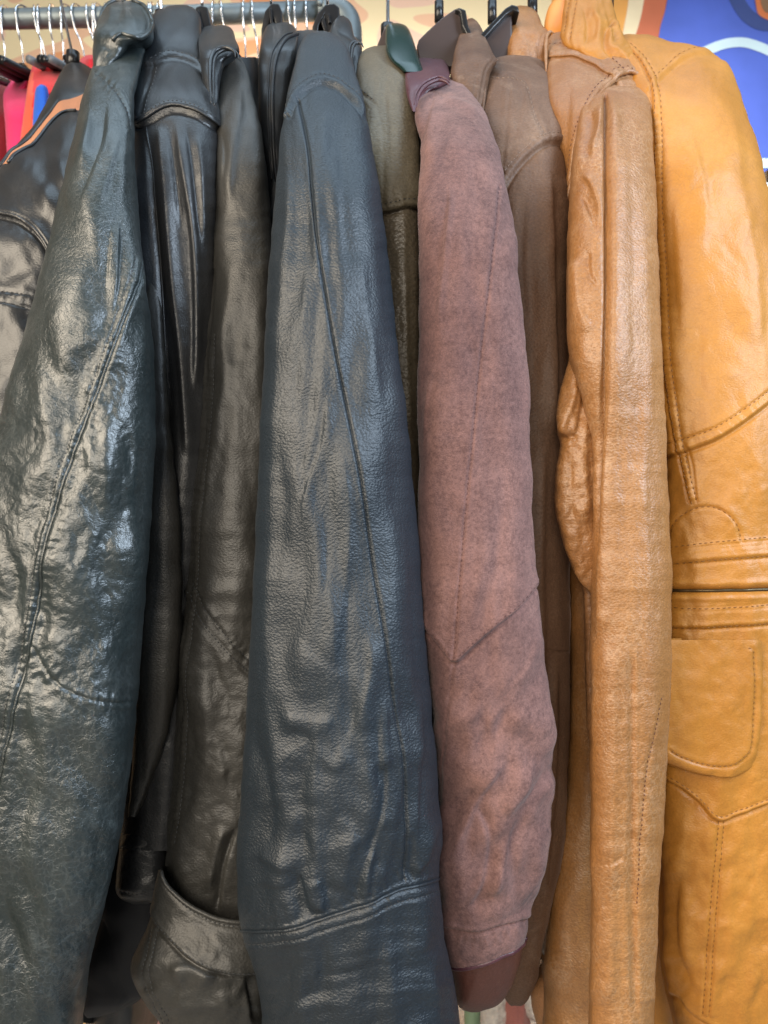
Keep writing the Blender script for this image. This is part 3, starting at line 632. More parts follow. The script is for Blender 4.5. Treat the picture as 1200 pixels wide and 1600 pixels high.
# ---------------- E : two-textured black jacket seen as a sliver
t = jacket('black jacket with smooth piped lapel and dark suede shoulder behind the navy sleeve', 435, .76)
ec = Tube([(35, 428, 448), (38, 420, 456), (46, 414, 462), (60, 409, 466), (100, 404, 458), (150, 403, 450), (220, 405, 444), (270, 412, 440), (340, 416, 438)], [(35, .84), (80, .78), (340, .74)], [(35, .02), (100, .03), (340, .02)], [fold([(448, 50), (430, 66), (420, 95), (418, 160)], 7, -1.5), wr(20, 60, 2, 61)], px=2, cap=True)
ec.build(t, [('collar', M['black_smooth'], None)])
ep = [(464, 54), (450, 60), (438, 74), (430, 95), (426, 130), (426, 180), (428, 240), (432, 285)]
piping(ec, ep, M['black_gloss'], t, .0020); piping(ec, [(x - 7, y - 3) for x, y in ep], M['black_gloss'], t, .0009, name='seam_line')
eb = Tube([(47, 470, 492), (50, 458, 500), (60, 448, 506), (80, 440, 512), (110, 436, 520), (200, 432, 520), (600, 425, 520), (1300, 420, 520)], [(47, .86), (100, .80), (200, .77), (1300, .77)], [(47, .02), (300, .05), (1300, .05)], [seam([(440, 112), (455, 103), (475, 98)], 1.0), seam([(458, 60), (447, 82), (442, 110)], .8), wr(30, 60, 2, 63)], px=2.6, cap=True)
eb.build(t, [('shoulder', M['black_suede'], None)])
stitches(eb, [[(440, 107), (455, 99), (475, 94)]], M['thread_black'], t, 4, 2.5)
back_body(t, [(70, 410, 470), (200, 400, 500), (1400, 400, 500)], .97, M['black_suede'])

# ---------------- M : centre navy-black jacket
t = jacket('pebbled navy-black leather jacket whose wide sleeve fills the centre', 530, .60)
ym = [(448, 176), (456, 160), (466, 146), (478, 136), (492, 129), (508, 126), (526, 129), (542, 139), (556, 153), (568, 170), (576, 184)]
sm = [(464, 152), (474, 195), (482, 240), (486, 300), (493, 360), (502, 420), (512, 480), (526, 560), (543, 640), (558, 720), (572, 800), (585, 880), (597, 960), (607, 1030), (618, 1100), (630, 1170), (637, 1240), (639, 1310), (638, 1380)]
cf = [(368, 1452), (385, 1455), (420, 1455), (460, 1449), (510, 1436), (560, 1421), (610, 1402), (650, 1387), (695, 1370)]
cf2 = [(x, y + 19) for x, y in cf]
mf = lambda pts, wd, amp, taper=60: fold(pts, wd * (1.25 if pts[0][1] > 980 else 1), amp * .85, taper)
Mm = Tube([(49, 494, 508), (52, 484, 520), (58, 476, 529), (70, 469, 539), (90, 463, 548), (120, 457, 557), (150, 450, 566), (180, 444, 573), (250, 435, 586), (330, 427, 598), (420, 420, 609), (550, 413, 623), (700, 405, 641), (850, 398, 655), (950, 394, 662), (1030, 389, 669), (1150, 382, 679), (1250, 375, 687), (1310, 371, 691), (1350, 370, 688), (1385, 370, 686), (1420, 372, 690), (1460, 378, 694), (1500, 392, 702), (1530, 400, 709), (1570, 407, 715), (1640, 410, 724)],
          [(49, .76), (80, .72), (130, .665), (200, .615), (330, .575), (600, .56), (1300, .56), (1640, .565)], [(49, .03), (200, .042), (600, .05), (1200, .056), (1640, .056)],
          [step(ym, 3.2, 1.8, 2.4, .5), seam([(x, y - 9) for x, y in ym], .35, 1.8), seam(sm, 1.5, 2.4, .5, 6), step(cf2[:], -.6, 5, 0, 0), step(cf, -1.2, 2.0, 1.6, .8), seam(cf2, .5, 2.0, .4, 5),
           mf([(450, 260), (442, 380), (434, 520), (425, 700), (415, 900), (410, 1050)], 20, 2.88), mf([(480, 300), (470, 420), (462, 560), (452, 700)], 15, -1.58),
           mf([(520, 180), (525, 300), (528, 420), (540, 540)], 18, 1.44), mf([(560, 380), (580, 520), (598, 660)], 18, 1.87), mf([(515, 600), (505, 690), (478, 770), (470, 830)], 9, 2.02), mf([(490, 580), (484, 660), (458, 760)], 13, -1.58),
           mf([(530, 700), (545, 800), (540, 900), (525, 1000), (520, 1060)], 14, 2.02), mf([(505, 760), (512, 860), (505, 960)], 16, -1.87),
           mf([(440, 990), (480, 1030), (530, 1060), (570, 1040)], 20, 1.87), mf([(575, 980), (580, 1050), (562, 1120), (540, 1180)], 12, 2.88), mf([(600, 1060), (604, 1150), (606, 1240)], 9, 2.30), mf([(590, 1100), (592, 1200), (590, 1260)], 7, -2.16),
           mf([(430, 1160), (460, 1150), (482, 1166), (470, 1220), (450, 1270)], 16, -2.30, 30), mf([(490, 1155), (510, 1190), (530, 1195), (555, 1165)], 16, 2.30, 30), mf([(430, 1120), (480, 1130), (530, 1130)], 14, 2.16, 25),
           mf([(385, 1330), (420, 1345), (450, 1355), (468, 1372)], 15, 3.60, 30), mf([(390, 1390), (430, 1392), (465, 1388)], 12, -2.59, 25), mf([(462, 1366), (472, 1395), (484, 1436)], 6, -2.88, 18), mf([(456, 1290), (480, 1330), (490, 1370)], 14, -2.52, 25), mf([(492, 1370), (500, 1400), (503, 1430)], 11, 3.24, 15),
           mf([(602, 1190), (598, 1260), (578, 1330), (562, 1380), (561, 1418)], 7, -3.24, 22), mf([(556, 1300), (540, 1350), (530, 1400)], 15, 2.88, 25), mf([(582, 1330), (575, 1370), (572, 1410)], 8, 2.52, 15), mf([(520, 1280), (545, 1300), (560, 1330)], 18, 2.16, 20),
           mf([(660, 1060), (662, 1150), (655, 1250), (652, 1330)], 7, 2.45), mf([(690, 1280), (668, 1340), (652, 1372)], 6, 2.88, 20), mf([(648, 1300), (648, 1350), (650, 1385)], 6, -2.88, 20), mf([(640, 900), (650, 1000), (658, 1080)], 12, -1.44),
           pucker(cf, 22, 1.3, 16, 7, 16), wr(60, 190, 3.6, 71), wr(40, 90, 1.2, 72, 0, 1000), wr(52, 60, 1.2, 73, 30, 1100, 1450), wr(90, 34, 1.3, 75, -12, 1460, 1700), mf([(430, 1560), (520, 1530), (620, 1510), (700, 1480)], 16, -2.16), mf([(430, 1590), (470, 1575), (540, 1555)], 14, 2.30)], px=1.6, cap=True)
Mm.build(t, [('shoulder_yoke', M['navy'], above(ym)), ('sleeve', M['navy'], above(cf)), ('cuff', M['navy'], None)])
stitches(Mm, [[(x, y - 9) for x, y in ym], cf2], M['thread_black'], t, 4.6, 2.6)
piping(Mm, [(x, y + 1) for x, y in cf], M['navy'], t, .0011, .0001)
back_body(t, [(60, 492, 540), (200, 470, 575), (500, 480, 610), (1000, 480, 630), (1600, 480, 640)], .86, M['navy'], T=.2)
back_cuff = None

# ---------------- N : olive jacket
t = jacket('olive brown leather jacket with a pebbled lower sleeve and blue-black collar', 620, .70)
nu = [(585, 334), (600, 332), (618, 328), (636, 324), (660, 326)]
Nn = Tube([(77, 584, 600), (80, 574, 612), (86, 566, 622), (100, 561, 632), (130, 558, 641), (160, 558, 647), (220, 560, 652), (300, 580, 656), (326, 588, 657), (332, 590, 655), (400, 592, 655), (600, 600, 656), (800, 620, 656), (900, 630, 656), (1200, 640, 656)],
          [(77, .80), (120, .74), (200, .69), (330, .665), (1200, .67)], [(77, .02), (300, .035), (1200, .03)],
          [step(nu, 3.6, 2.2, 2), seam([(x, y - 11) for x, y in nu], .4), pucker([(x, y - 6) for x, y in nu], 9, 1.2, 6, 3), seam([(566, 150), (580, 162), (588, 168)], .9), seam([(588, 168), (597, 200), (600, 260), (602, 320)], .5), fold([(598, 120), (604, 200), (606, 290)], 8, -2.2), wr(30, 90, 2.4, 81), fold([(630, 340), (634, 500), (642, 700)], 9, 2.0)], px=2, cap=True)
Nn.build(t, [('shoulder', M['olive'], above(nu)), ('sleeve', M['olive_pebble'], None)])
stitches(Nn, [[(x, y - 11) for x, y in nu], [(566, 145), (580, 158), (588, 164)]], M['thread_black'], t, 4, 2.5)
n2 = Tube([(150, 640, 660), (220, 648, 664), (300, 650, 663), (360, 652, 664), (600, 654, 666), (860, 656, 668), (1000, 656, 668)], [(150, .76), (300, .72), (1000, .70)], [(150, .01), (300, .02), (1000, .02)], [wr(12, 40, 1.2, 83)], px=2.4)
n2.build(t, [('front_panel', M['olive_pebble'], None)])
ncl = Tube([(24, 531, 536), (30, 524, 545), (40, 518, 550), (55, 513, 553), (66, 511, 562), (76, 512, 566), (90, 520, 566), (120, 540, 564), (140, 548, 560)], [(24, .84), (60, .80), (140, .74)], [(24, .012), (60, .025), (140, .01)], [seam([(530, 50), (545, 58), (552, 72), (548, 100)], .6, 2), wr(20, 30, 1.6, 85)], px=2, cap=True)
ncl.build(t, [('collar', M['black_smooth'], None)])
tube_mesh([[P(x, y, np.interp(y, [60, 140], [.765, .70])) for x, y in cr([(568, 74), (564, 68), (556, 68), (551, 76), (549, 92), (550, 112), (552, 132)], 6)]], M['black_gloss'], 'collar_edge', t, [.0004, 0.00158, 0.00158, 0.00158, .0004])
tube_mesh([[P(x, y, np.interp(y, [60, 140], [.765, .70])) for x, y in cr([(562, 66), (554, 65), (547, 72), (545, 90), (546, 108)], 6)]], M['black_smooth'], 'collar_edge', t, [.0004, 0.00158, 0.00158, 0.00158, .0004])
back_body(t, [(90, 560, 620), (200, 555, 650), (600, 570, 660), (1300, 570, 665), (1560, 600, 660)], .93, M['olive'], feats=[wr(30, 160, 3, 9)])

# ---------------- P : mauve suede jacket
t = jacket('mauve pink suede jacket with burgundy leather collar and V-seamed sleeve', 745, .62, )
pc = [(771, 300), (766, 380), (758, 470), (748, 570), (738, 680), (728, 790), (721, 890), (716, 970), (713, 1031)]
pc2 = [(713, 1031), (706, 1110), (697, 1190), (690, 1270), (688, 1330)]
pv = [(655, 948), (672, 974), (692, 1005), (713, 1031), (735, 1012), (765, 983), (798, 952), (818, 930), (836, 905)]
pcu = [(680, 1441), (705, 1446), (740, 1449), (775, 1443), (800, 1438), (830, 1428)]
phm = [(690, 1503), (715, 1508), (750, 1500), (785, 1488), (808, 1478), (830, 1464)]
Pp = Tube([(131, 680, 698), (134, 670, 708), (140, 662, 716), (152, 656, 727), (170, 653, 741), (190, 654, 754), (220, 659, 764), (250, 661, 772), (310, 662, 786), (420, 662, 801), (540, 662, 812), (700, 661, 819), (800, 660, 822), (850, 660, 825), (950, 662, 837), (1050, 671, 850), (1180, 681, 861), (1250, 688, 861), (1300, 687, 856), (1380, 687, 842), (1410, 688, 830), (1440, 688, 822), (1470, 692, 819), (1500, 698, 815), (1520, 704, 808), (1550, 710, 796), (1566, 713, 784), (1574, 718, 772), (1579, 728, 755), (1582, 738, 746)],
          [(131, .74), (170, .68), (250, .625), (400, .595), (900, .59), (1582, .61)], [(131, .02), (250, .035), (900, .044), (1582, .032)],
          [seam(pc, .9, 1.8, .35, 5), seam(pc2, .6, 2, .3, 5), step(pv, 2.4, 1.8, 2.0, .8), seam([(x, y - 7) for x, y in pv], .3, 1.6), fold([(702, 285), (704, 330), (698, 420), (690, 520)], 4, 1.8), fold([(690, 560), (680, 640), (672, 720)], 4, 1.4), fold([(760, 560), (762, 600), (764, 640)], 7, 1), fold([(664, 200), (668, 300)], 8, -2), fold([(680, 150), (672, 185), (662, 240)], 7, -2, 20), fold([(695, 165), (720, 175), (745, 195)], 6, 1.4, 15),
           step(pcu, 1.5, 2, 1.2, .6), step(phm, 3.0, 2, 1.5, .5), seam([(x, y - 6) for x, y in phm], .5), pucker(pcu, 16, 1.4, 13, 4, -14), wr(60, 170, 2.8, 91), wr(26, 60, .6, 92), wr(52, 90, 4.6, 93, 28, 1080, 1440), wr(30, 70, 2.2, 94, 24, 1050, 1450),
           fold([(745, 1250), (765, 1300), (758, 1370), (735, 1420)], 9, -3.5, 30), fold([(790, 1180), (760, 1220), (735, 1270), (715, 1330)], 10, 3.5, 30), fold([(800, 1270), (785, 1330), (765, 1400)], 10, 2.8, 30), fold([(835, 980), (820, 1040), (790, 1080)], 10, 1.8, 30), fold([(832, 700), (828, 800), (836, 900)], 10, 2)], px=1.7, cap=True)
Pp.build(t, [('sleeve', M['mauve'], above(pcu)), ('cuff', M['mauve'], above(phm)), ('cuff_lining', M['burgundy_brown'], None)])
stitches(Pp, [[(x, y - 7) for x, y in pv], pcu, pc], M['thread_mauve'], t, 4.6, 3.2, .0003)
piping(Pp, phm, M['burgundy'], t, .0020, .0008)
pk = Tube([(91, 655, 680), (93, 644, 692), (98, 638, 697), (106, 634, 701), (116, 633, 703), (126, 633, 702), (134, 634, 694), (146, 636, 672), (158, 639, 660), (175, 645, 655)], [(91, .80), (125, .70), (175, .655)], [(91, .02), (125, .028), (175, .008)], [wr(40, 30, 1.5, 95)], px=1.8, cap=True)
pk.build(t, [('collar', M['burgundy'], None)])
tube_mesh([[P(x, y, np.interp(y, [120, 170], [.668, .640])) for x, y in cr([(702, 134), (697, 128), (686, 125), (672, 130), (661, 139), (654, 151), (651, 168)], 6)]], M['burgundy'], 'collar_edge', t, [.0004, 0.00158, 0.00158, 0.00158, .0004])
tube_mesh([[P(x, y, np.interp(y, [120, 170], [.670, .642])) for x, y in cr([(703, 129), (696, 123), (685, 120), (670, 125), (658, 134), (650, 147), (647, 164)], 6)]], M['burgundy'], 'collar_edge', t, [.0004, 0.00115, 0.00115, 0.00115, .0004])
fl2 = Tube([(900, 826, 836), (940, 826, 842), (1000, 830, 852), (1040, 834, 860), (1066, 838, 863), (1080, 842, 855), (1096, 845, 850)], [(900, .64), (1096, .64)], [(900, .01), (1096, .008)], [wr(20, 40, 1, 96)], px=2.4)
fl2.build(t, [('pocket_flap', M['mauve'], None)])
back_body(t, [(140, 655, 690), (260, 655, 740), (600, 655, 770), (1200, 660, 800), (1560, 690, 790)], .90, M['mauve'], feats=[wr(30, 160, 3, 9)])

# ---------------- Q : distressed brown jacket
t = jacket('distressed dark brown leather jacket with a pointed collar', 845, .70)
qa = [(782, 310), (790, 290), (802, 270), (820, 248), (838, 232), (856, 222), (872, 220), (883, 228), (892, 245)]
qy = [(762, 122), (785, 123), (802, 123), (818, 130), (826, 145), (832, 170), (840, 195), (850, 214)]
Qq = Tube([(92, 790, 815), (95, 778, 832), (100, 770, 845), (108, 764, 856), (125, 760, 866), (150, 758, 875), (180, 757, 882), (220, 757, 888), (270, 760, 890), (350, 770, 891), (500, 770, 892), (700, 770, 892), (900, 770, 892), (1100, 770, 890), (1250, 780, 886), (1330, 785, 880), (1400, 788, 866), (1470, 786, 850), (1540, 784, 836), (1558, 788, 828), (1570, 796, 818), (1573, 800, 812)],
          [(92, .80), (140, .74), (230, .69), (400, .66), (1573, .665)], [(92, .03), (230, .045), (700, .05), (1573, .04)],
          [step(qa, 3.2, 2, 2.2, .8), seam([(x - 3, y - 11) for x, y in qa], .4), pucker([(x - 1, y - 6) for x, y in qa], 9, .9, 6, 5), seam(qy, .9, 2, .6), seam([(796, 145), (792, 200), (788, 260), (784, 290)], .5), seam([(818, 150), (808, 200), (798, 250)], .35), wr(50, 130, 3, 101), wr(24, 60, .8, 102), fold([(858, 260), (862, 400), (866, 560), (862, 700)], 9, 3.6), fold([(850, 700), (846, 900), (850, 1100)], 9, 2.5), fold([(868, 1020), (864, 1200), (850, 1400)], 8, 3), fold([(820, 300), (815, 420), (825, 540)], 12, -1.8), seam([(856, 1016), (870, 1018), (890, 1019)], .9)], px=2.1, cap=True)
Qq.build(t, [('shoulder', M['brown'], above(qa)), ('front_panel', M['brown'], lambda X, Y: Y > 1018), ('sleeve', M['brown'], None)])
stitches(Qq, [[(x - 3, y - 11) for x, y in qa], [(x, y + 5) for x, y in qy]], plain('pale worn thread', (.22, .15, .11), .6), t, 4.5, 2.6)
qk = Tube([(29, 732, 737), (33, 728, 744), (40, 724, 750), (55, 718, 757), (70, 713, 764), (85, 708, 771), (94, 706, 776), (105, 704, 770), (120, 703, 765), (140, 705, 762), (160, 712, 759), (180, 726, 756), (196, 742, 752)], [(29, .86), (90, .74), (196, .70)], [(29, .01), (90, .03), (196, .008)], [seam([(772, 92), (760, 106), (754, 130), (748, 165), (746, 185)], .6, 2), seam([(763, 90), (750, 106), (744, 130), (738, 168)], .3, 2), wr(40, 50, 2.5, 104)], px=1.8, cap=True)
qk.build(t, [('collar', M['brown'], None)])
tube_mesh([[P(x, y, np.interp(y, [90, 196], [.728, .686])) for x, y in cr([(780, 93), (771, 98), (763, 108), (759, 125), (757, 150), (754, 175), (751, 194)], 6)]], M['brown'], 'collar_edge', t, [.0004, 0.00144, 0.00144, 0.00144, .0004])
q2 = Tube([(1000, 862, 896), (1100, 860, 900), (1200, 862, 903), (1300, 856, 906), (1400, 850, 909), (1460, 846, 911), (1484, 846, 911), (1494, 852, 906), (1502, 866, 898), (1506, 876, 888)], [(1000, .70), (1506, .69)], [(1000, .02), (1506, .012)], [wr(30, 120, 2, 106), seam([(880, 1240), (890, 1250), (902, 1290), (904, 1310), (898, 1330)], .8)], px=2.4)
q2.build(t, [('hem_flap', M['brown_suede'], None)])
back_body(t, [(120, 770, 830), (260, 765, 860), (600, 760, 870), (1300, 770, 880), (1500, 790, 870)], .93, M['brown_suede'], feats=[wr(30, 160, 3, 9)])

# ---------------- R : tan jacket
t = jacket('shiny tan leather jacket with a bulging folded sleeve, beside the mustard one', 960, .64)
ra = [(886, 380), (890, 320), (896, 270), (904, 225), (916, 186), (932, 154), (950, 134), (972, 122), (990, 124), (1004, 136), (1016, 158), (1022, 190)]
ry = [(852, 92), (880, 92), (905, 96), (930, 106), (950, 120), (962, 130)]
ry0 = [(852, 74), (880, 73), (905, 76), (935, 86), (960, 104), (975, 122)]
Rs = Tube([(54, 880, 940), (56, 866, 952), (60, 860, 962), (70, 856, 976), (85, 855, 990), (105, 855, 1004), (130, 856, 1014), (180, 862, 1018), (300, 880, 1020), (420, 888, 1020), (700, 880, 1020), (1100, 890, 1020), (1500, 850, 1010), (1640, 846, 1010)],
          [(54, .82), (100, .76), (180, .70), (400, .68), (1640, .70)], [(54, .03), (200, .045), (1640, .05)],
          [step(ry, 1.6, 2, 1.2, .8), seam(ry0, .6, 2, .4), fold([(890, 120), (886, 200), (880, 300)], 12, -2.5), wr(60, 120, 3, 111), step(ra, 2.5, 2.5, 1.5, 1)], px=2.3, cap=True)
Rs.build(t, [('shoulder_yoke', M['tan'], above(ry)), ('body', M['tan'], None)])
rt = [(134, 948, 996), (138, 934, 1006), (146, 922, 1012), (160, 912, 1016), (180, 906, 1018), (230, 898, 1021), (300, 892, 1025), (380, 888, 1028), (450, 888, 1031), (520, 890, 1034), (570, 896, 1036), (640, 915, 1040), (700, 925, 1042), (850, 927, 1048), (900, 926, 1050), (1000, 925, 1050), (1100, 925, 1048), (1200, 925, 1042), (1300, 925, 1036), (1400, 925, 1030), (1500, 924, 1026), (1600, 921, 1022), (1645, 920, 1020)]
rf = [(946, 150), (947, 300), (948, 420), (946, 520), (942, 620), (937, 700), (932, 800), (928, 900), (926, 1000)]
Rr = Tube(rt, [(134, .70), (180, .655), (300, .62), (600, .585), (1645, .585)], [(134, .02), (300, .038), (800, .045), (1645, .042)],
          [seam(rf, 4.2, 4.0, 0, 5), fold([(x + 13, y) for x, y in rf], 12, 3.2, 40), fold([(922, 170), (928, 200), (916, 250)], 9, -3.0, 15), fold([(938, 160), (936, 200), (922, 240)], 6, 3.5, 15), fold([(905, 270), (925, 290), (940, 340)], 7, 3.2, 20), fold([(903, 300), (918, 320), (934, 370)], 8, -3.0, 20), fold([(898, 400), (906, 480), (925, 520)], 12, 3.2, 20), fold([(918, 390), (922, 430), (938, 450)], 7, -2, 10),
           fold([(985, 170), (992, 400), (994, 600), (990, 780)], 13, -.8), fold([(1012, 300), (1014, 500), (1018, 700)], 16, 1.0), fold([(958, 1000), (956, 1200), (952, 1400), (950, 1600)], 20, 3.0), fold([(990, 1000), (990, 1200), (992, 1400), (996, 1600)], 6, -3.0), seam([(1036, 1090), (1022, 1150), (1012, 1200), (1005, 1260), (1000, 1330), (996, 1420)], .4, 2),
           wr(34, 200, 2.0, 113), wr(22, 28, .7, 114), wr(48, 60, 1.4, 115, -12, 1200, 1700), wr(70, 30, .5, 116, -14, 1100, 1700, ridge=True), fold([(926, 1345), (945, 1350), (985, 1338)], 4, -.8, 25), pucker([(926, 1345), (945, 1350), (985, 1338)], 14, 1.0, 14, 5)], px=2.0, cap=True)
Rr.build(t, [('sleeve', M['tan'], None)])
stitches(Rr, [[(1036, 1090), (1022, 1150), (1012, 1200), (1005, 1260), (1000, 1330), (996, 1420)]], M['thread_brown'], t, 4.6, 3)
lo = Tube([(520, 894, 925), (560, 890, 935), (585, 884, 940), (605, 878, 945), (630, 872, 945), (655, 869, 945), (675, 871, 945), (695, 876, 945), (720, 873, 945), (745, 869, 945), (775, 867, 945), (800, 870, 945), (825, 876, 943), (850, 882, 940), (875, 890, 938), (895, 898, 937), (910, 908, 936), (920, 916, 934), (926, 922, 932)],
          [(520, .62), (700, .60), (926, .60)], [(520, .015), (700, .024), (926, .014)],
          [fold([(902, 560), (898, 620), (885, 660), (880, 690)], 7, 4, 20), fold([(915, 600), (906, 660), (893, 700)], 7, -4, 20), fold([(873, 690), (890, 684), (900, 680)], 5, -4, 8), fold([(912, 650), (914, 740), (918, 820)], 10, 3, 30), fold([(892, 720), (892, 780), (900, 830)], 9, -2.5, 25), wr(26, 30, 2.6, 118, 25), wr(12, 12, .7, 119)], px=2.0)
lo.build(t, [('sleeve_fold', M['tan'], None)])
l2 = Tube([(900, 905, 935), (930, 912, 940), (1000, 914, 940), (1100, 916, 940), (1150, 920, 940), (1180, 926, 940)], [(900, .625), (1180, .625)], [(900, .012), (1180, .012)], [wr(16, 14, 1.6, 120), wr(30, 80, 2, 121)], px=2.4)
l2.build(t, [('inner_sleeve', M['tan_side'], None)])
piping(Rs, ry, M['tan'], t, .0012); piping(Rs, ra[::-1][:-1], M['tan'], t, .0022, .0016)
stitches(Rs, [ry0, [(x - 8, y - 6) for x, y in ra[:-2]]], M['thread_brown'], t, 4.6, 2.6)
rk = Tube([(9, 812, 822), (12, 804, 830), (18, 798, 838), (28, 794, 843), (40, 792, 848), (46, 791, 856), (52, 791, 861), (70, 791, 858), (100, 792, 856), (120, 800, 856), (150, 820, 856)], [(9, .88), (50, .82), (150, .80)], [(9, .012), (60, .03), (150, .015)], [seam([(856, 48), (848, 54), (844, 70), (842, 110)], .6, 2), fold([(815, 40), (830, 70), (832, 110)], 8, -2, 20), wr(26, 36, 2.6, 123)], px=1.8, cap=True)
rk.build(t, [('collar', M['tan'], None)])
tube_mesh([[P(x, y, np.interp(y, [45, 120], [.768, .735])) for x, y in cr([(866, 52), (860, 50), (855, 55), (853, 70), (853, 95), (854, 125)], 6)]], M['tan'], 'collar_edge', t, [.0004, 0.00187, 0.00187, 0.00187, .0004])
back_body(t, [(80, 870, 920), (300, 865, 940), (700, 880, 945), (1200, 885, 940), (1440, 860, 950), (1640, 850, 950)], .92, M['tan_side'], feats=[wr(30, 160, 4, 9)])
bl = Tube([(900, 886, 930), (1100, 892, 930), (1300, 905, 935), (1400, 908, 935), (1480, 870, 935), (1530, 838, 935), (1560, 830, 935), (1640, 852, 935)], [(900, .72), (1640, .72)], [(900, .03), (1640, .03)], [wr(26, 120, 3, 125)], px=3)
bl.build(t, [('lower_front', M['tan_side'], None)])

# ---------------- S : mustard jacket
t = jacket('mustard yellow leather jacket turned to show its zip and flap pocket', 1120, .66)
Sc = M['mustard']
sa = [(1020, 146), (1035, 128), (1058, 108), (1085, 96), (1110, 92), (1124, 96)]
sl = [(972, 82), (990, 100), (1006, 124), (1018, 152), (1024, 200), (1030, 290), (1036, 400), (1042, 500), (1050, 600), (1058, 690), (1068, 740), (1078, 785)]
ub = [(1035, 714), (1060, 709), (1085, 700), (1115, 688), (1150, 666), (1180, 644), (1215, 618), (1260, 590)]
ub2 = [(x - 2, y - 18) for x, y in ub]
b1 = [(1035, 866), (1080, 858), (1130, 852), (1200, 846), (1280, 842)]
b2 = [(1035, 884), (1080, 878), (1130, 873), (1200, 868), (1280, 864)]
zt = [(1035, 922), (1080, 923), (1140, 922), (1200, 921), (1290, 920)]
z2 = [(1035, 947), (1080, 950), (1140, 948), (1200, 944), (1290, 940)]
z3 = [(1035, 978), (1080, 980), (1140, 977), (1200, 973), (1290, 968)]
vy = [(1035, 1206), (1060, 1224), (1090, 1250), (1120, 1280), (1150, 1272), (1200, 1252), (1280, 1222)]
dv = [(1122, 1282), (1117, 1340), (1112, 1400), (1106, 1470), (1102, 1530), (1098, 1585)]
hemc = [(1040, 1548), (1060, 1560), (1080, 1582), (1110, 1600), (1150, 1612), (1260, 1616)]
Ss = Tube([(68, 975, 1010), (72, 966, 1030), (80, 962, 1060), (88, 962, 1100), (96, 965, 1122), (110, 972, 1136), (140, 992, 1150), (180, 1006, 1163), (230, 1014, 1176), (300, 1020, 1194), (400, 1028, 1220), (500, 1036, 1244), (700, 1038, 1275), (900, 1040, 1290), (1200, 1036, 1300), (1400, 1036, 1300), (1500, 1038, 1300), (1560, 1046, 1300), (1590, 1056, 1300), (1650, 1066, 1300)],
          [(68, .81), (110, .75), (180, .70), (300, .672), (700, .655), (1650, .655)], [(68, .03), (300, .05), (800, .055), (1650, .055)],
          [fold([(x + 5, y) for x, y in sl], 8, 1.12, 8, 0), seam(sl, 1.3, 2.2, .3, 6), seam([(x + 11, y) for x, y in sl], .5, 2), pucker([(x + 5, y) for x, y in sl], 8, .9, 7, 3), step(sa, 1.4, 2.5, 1.0, .8), seam([(x, y - 9) for x, y in sa], .5, 2),
           step(ub, 2.2, 2.5, 1.5, 1.0), seam(ub2, .7, 2, .5), pucker([(x, y - 9) for x, y in ub], 9, .9, 10, 7), step(b1, -1.6, 3, .8, .6), step(b2, 1.2, 3, .6, .6), step(z2, -1.4, 3, .7), step(z3, 1.4, 3, 1.0), seam(zt, 3.0, 5.0, 1.8, 12), pucker(z3, 16, .8, 12, 8),
           step(vy, 2.0, 2.5, 1.4, .9), seam([(x, y - 8) for x, y in vy], .45, 2), seam(dv, .9, 2, .6, 5), seam([(x + 9, y) for x, y in dv], .9, 2, .6, 5), seam([(x + 4, y) for x, y in dv], .6, 2, 0, 5),
           step(hemc, 2, 2.5, 1.2), seam([(1050, 856), (1056, 822), (1072, 802), (1096, 792), (1118, 794), (1138, 808), (1150, 826), (1155, 846)], .7, 2, .5), seam([(1075, 700), (1083, 730), (1088, 780)], .6, 2),
           fold([(1070, 200), (1085, 260), (1095, 330), (1090, 420)], 14, 1.75), fold([(1120, 130), (1138, 200), (1150, 300), (1168, 420), (1180, 540)], 22, 2.10), fold([(1050, 300), (1056, 420), (1064, 540)], 10, -1.40), fold([(1098, 460), (1090, 560), (1100, 640)], 14, -1.12), wr(70, 160, 3.0, 131), wr(30, 40, 1.0, 132), wr(40, 60, 2.4, 133, 30, 1260, 1600), wr(20, 26, .8, 134, 20, 700, 1600), fold([(1060, 1360), (1056, 1440), (1064, 1500), (1090, 1560)], 10, -2.45), fold([(1150, 1350), (1170, 1420), (1150, 1500)], 18, 2.10), fold([(1200, 1300), (1170, 1380), (1130, 1450)], 12, -1.40)], px=1.7, cap=True, e=.7)
Ss.build(t, [('shoulder_panel', Sc, above(sa)), ('sleeve', Sc, lambda X, Y: above(ub)(X, Y)), ('hem_band', Sc, lambda X, Y: ~above(hemc)(X, Y)), ('body', Sc, None)])
st = M['thread_gold']
stitches(Ss, [[(x + 11, y) for x, y in sl], [(x, y - 9) for x, y in sa], ub2, [(x, y - 7) for x, y in b1], b2, z2, z3, [(x, y - 8) for x, y in vy], dv, [(x + 9, y) for x, y in dv], [(1050, 856), (1056, 822), (1072, 802), (1096, 792), (1118, 794), (1138, 808), (1150, 826), (1155, 846)], [(x + 4, y + 3) for x, y in sl]], st, t, 5.4, 3)
piping(Ss, [(1050, 922), (1080, 923), (1140, 922), (1200, 921), (1280, 920)], M['zip'], t, .0016, .0004, name='zip')
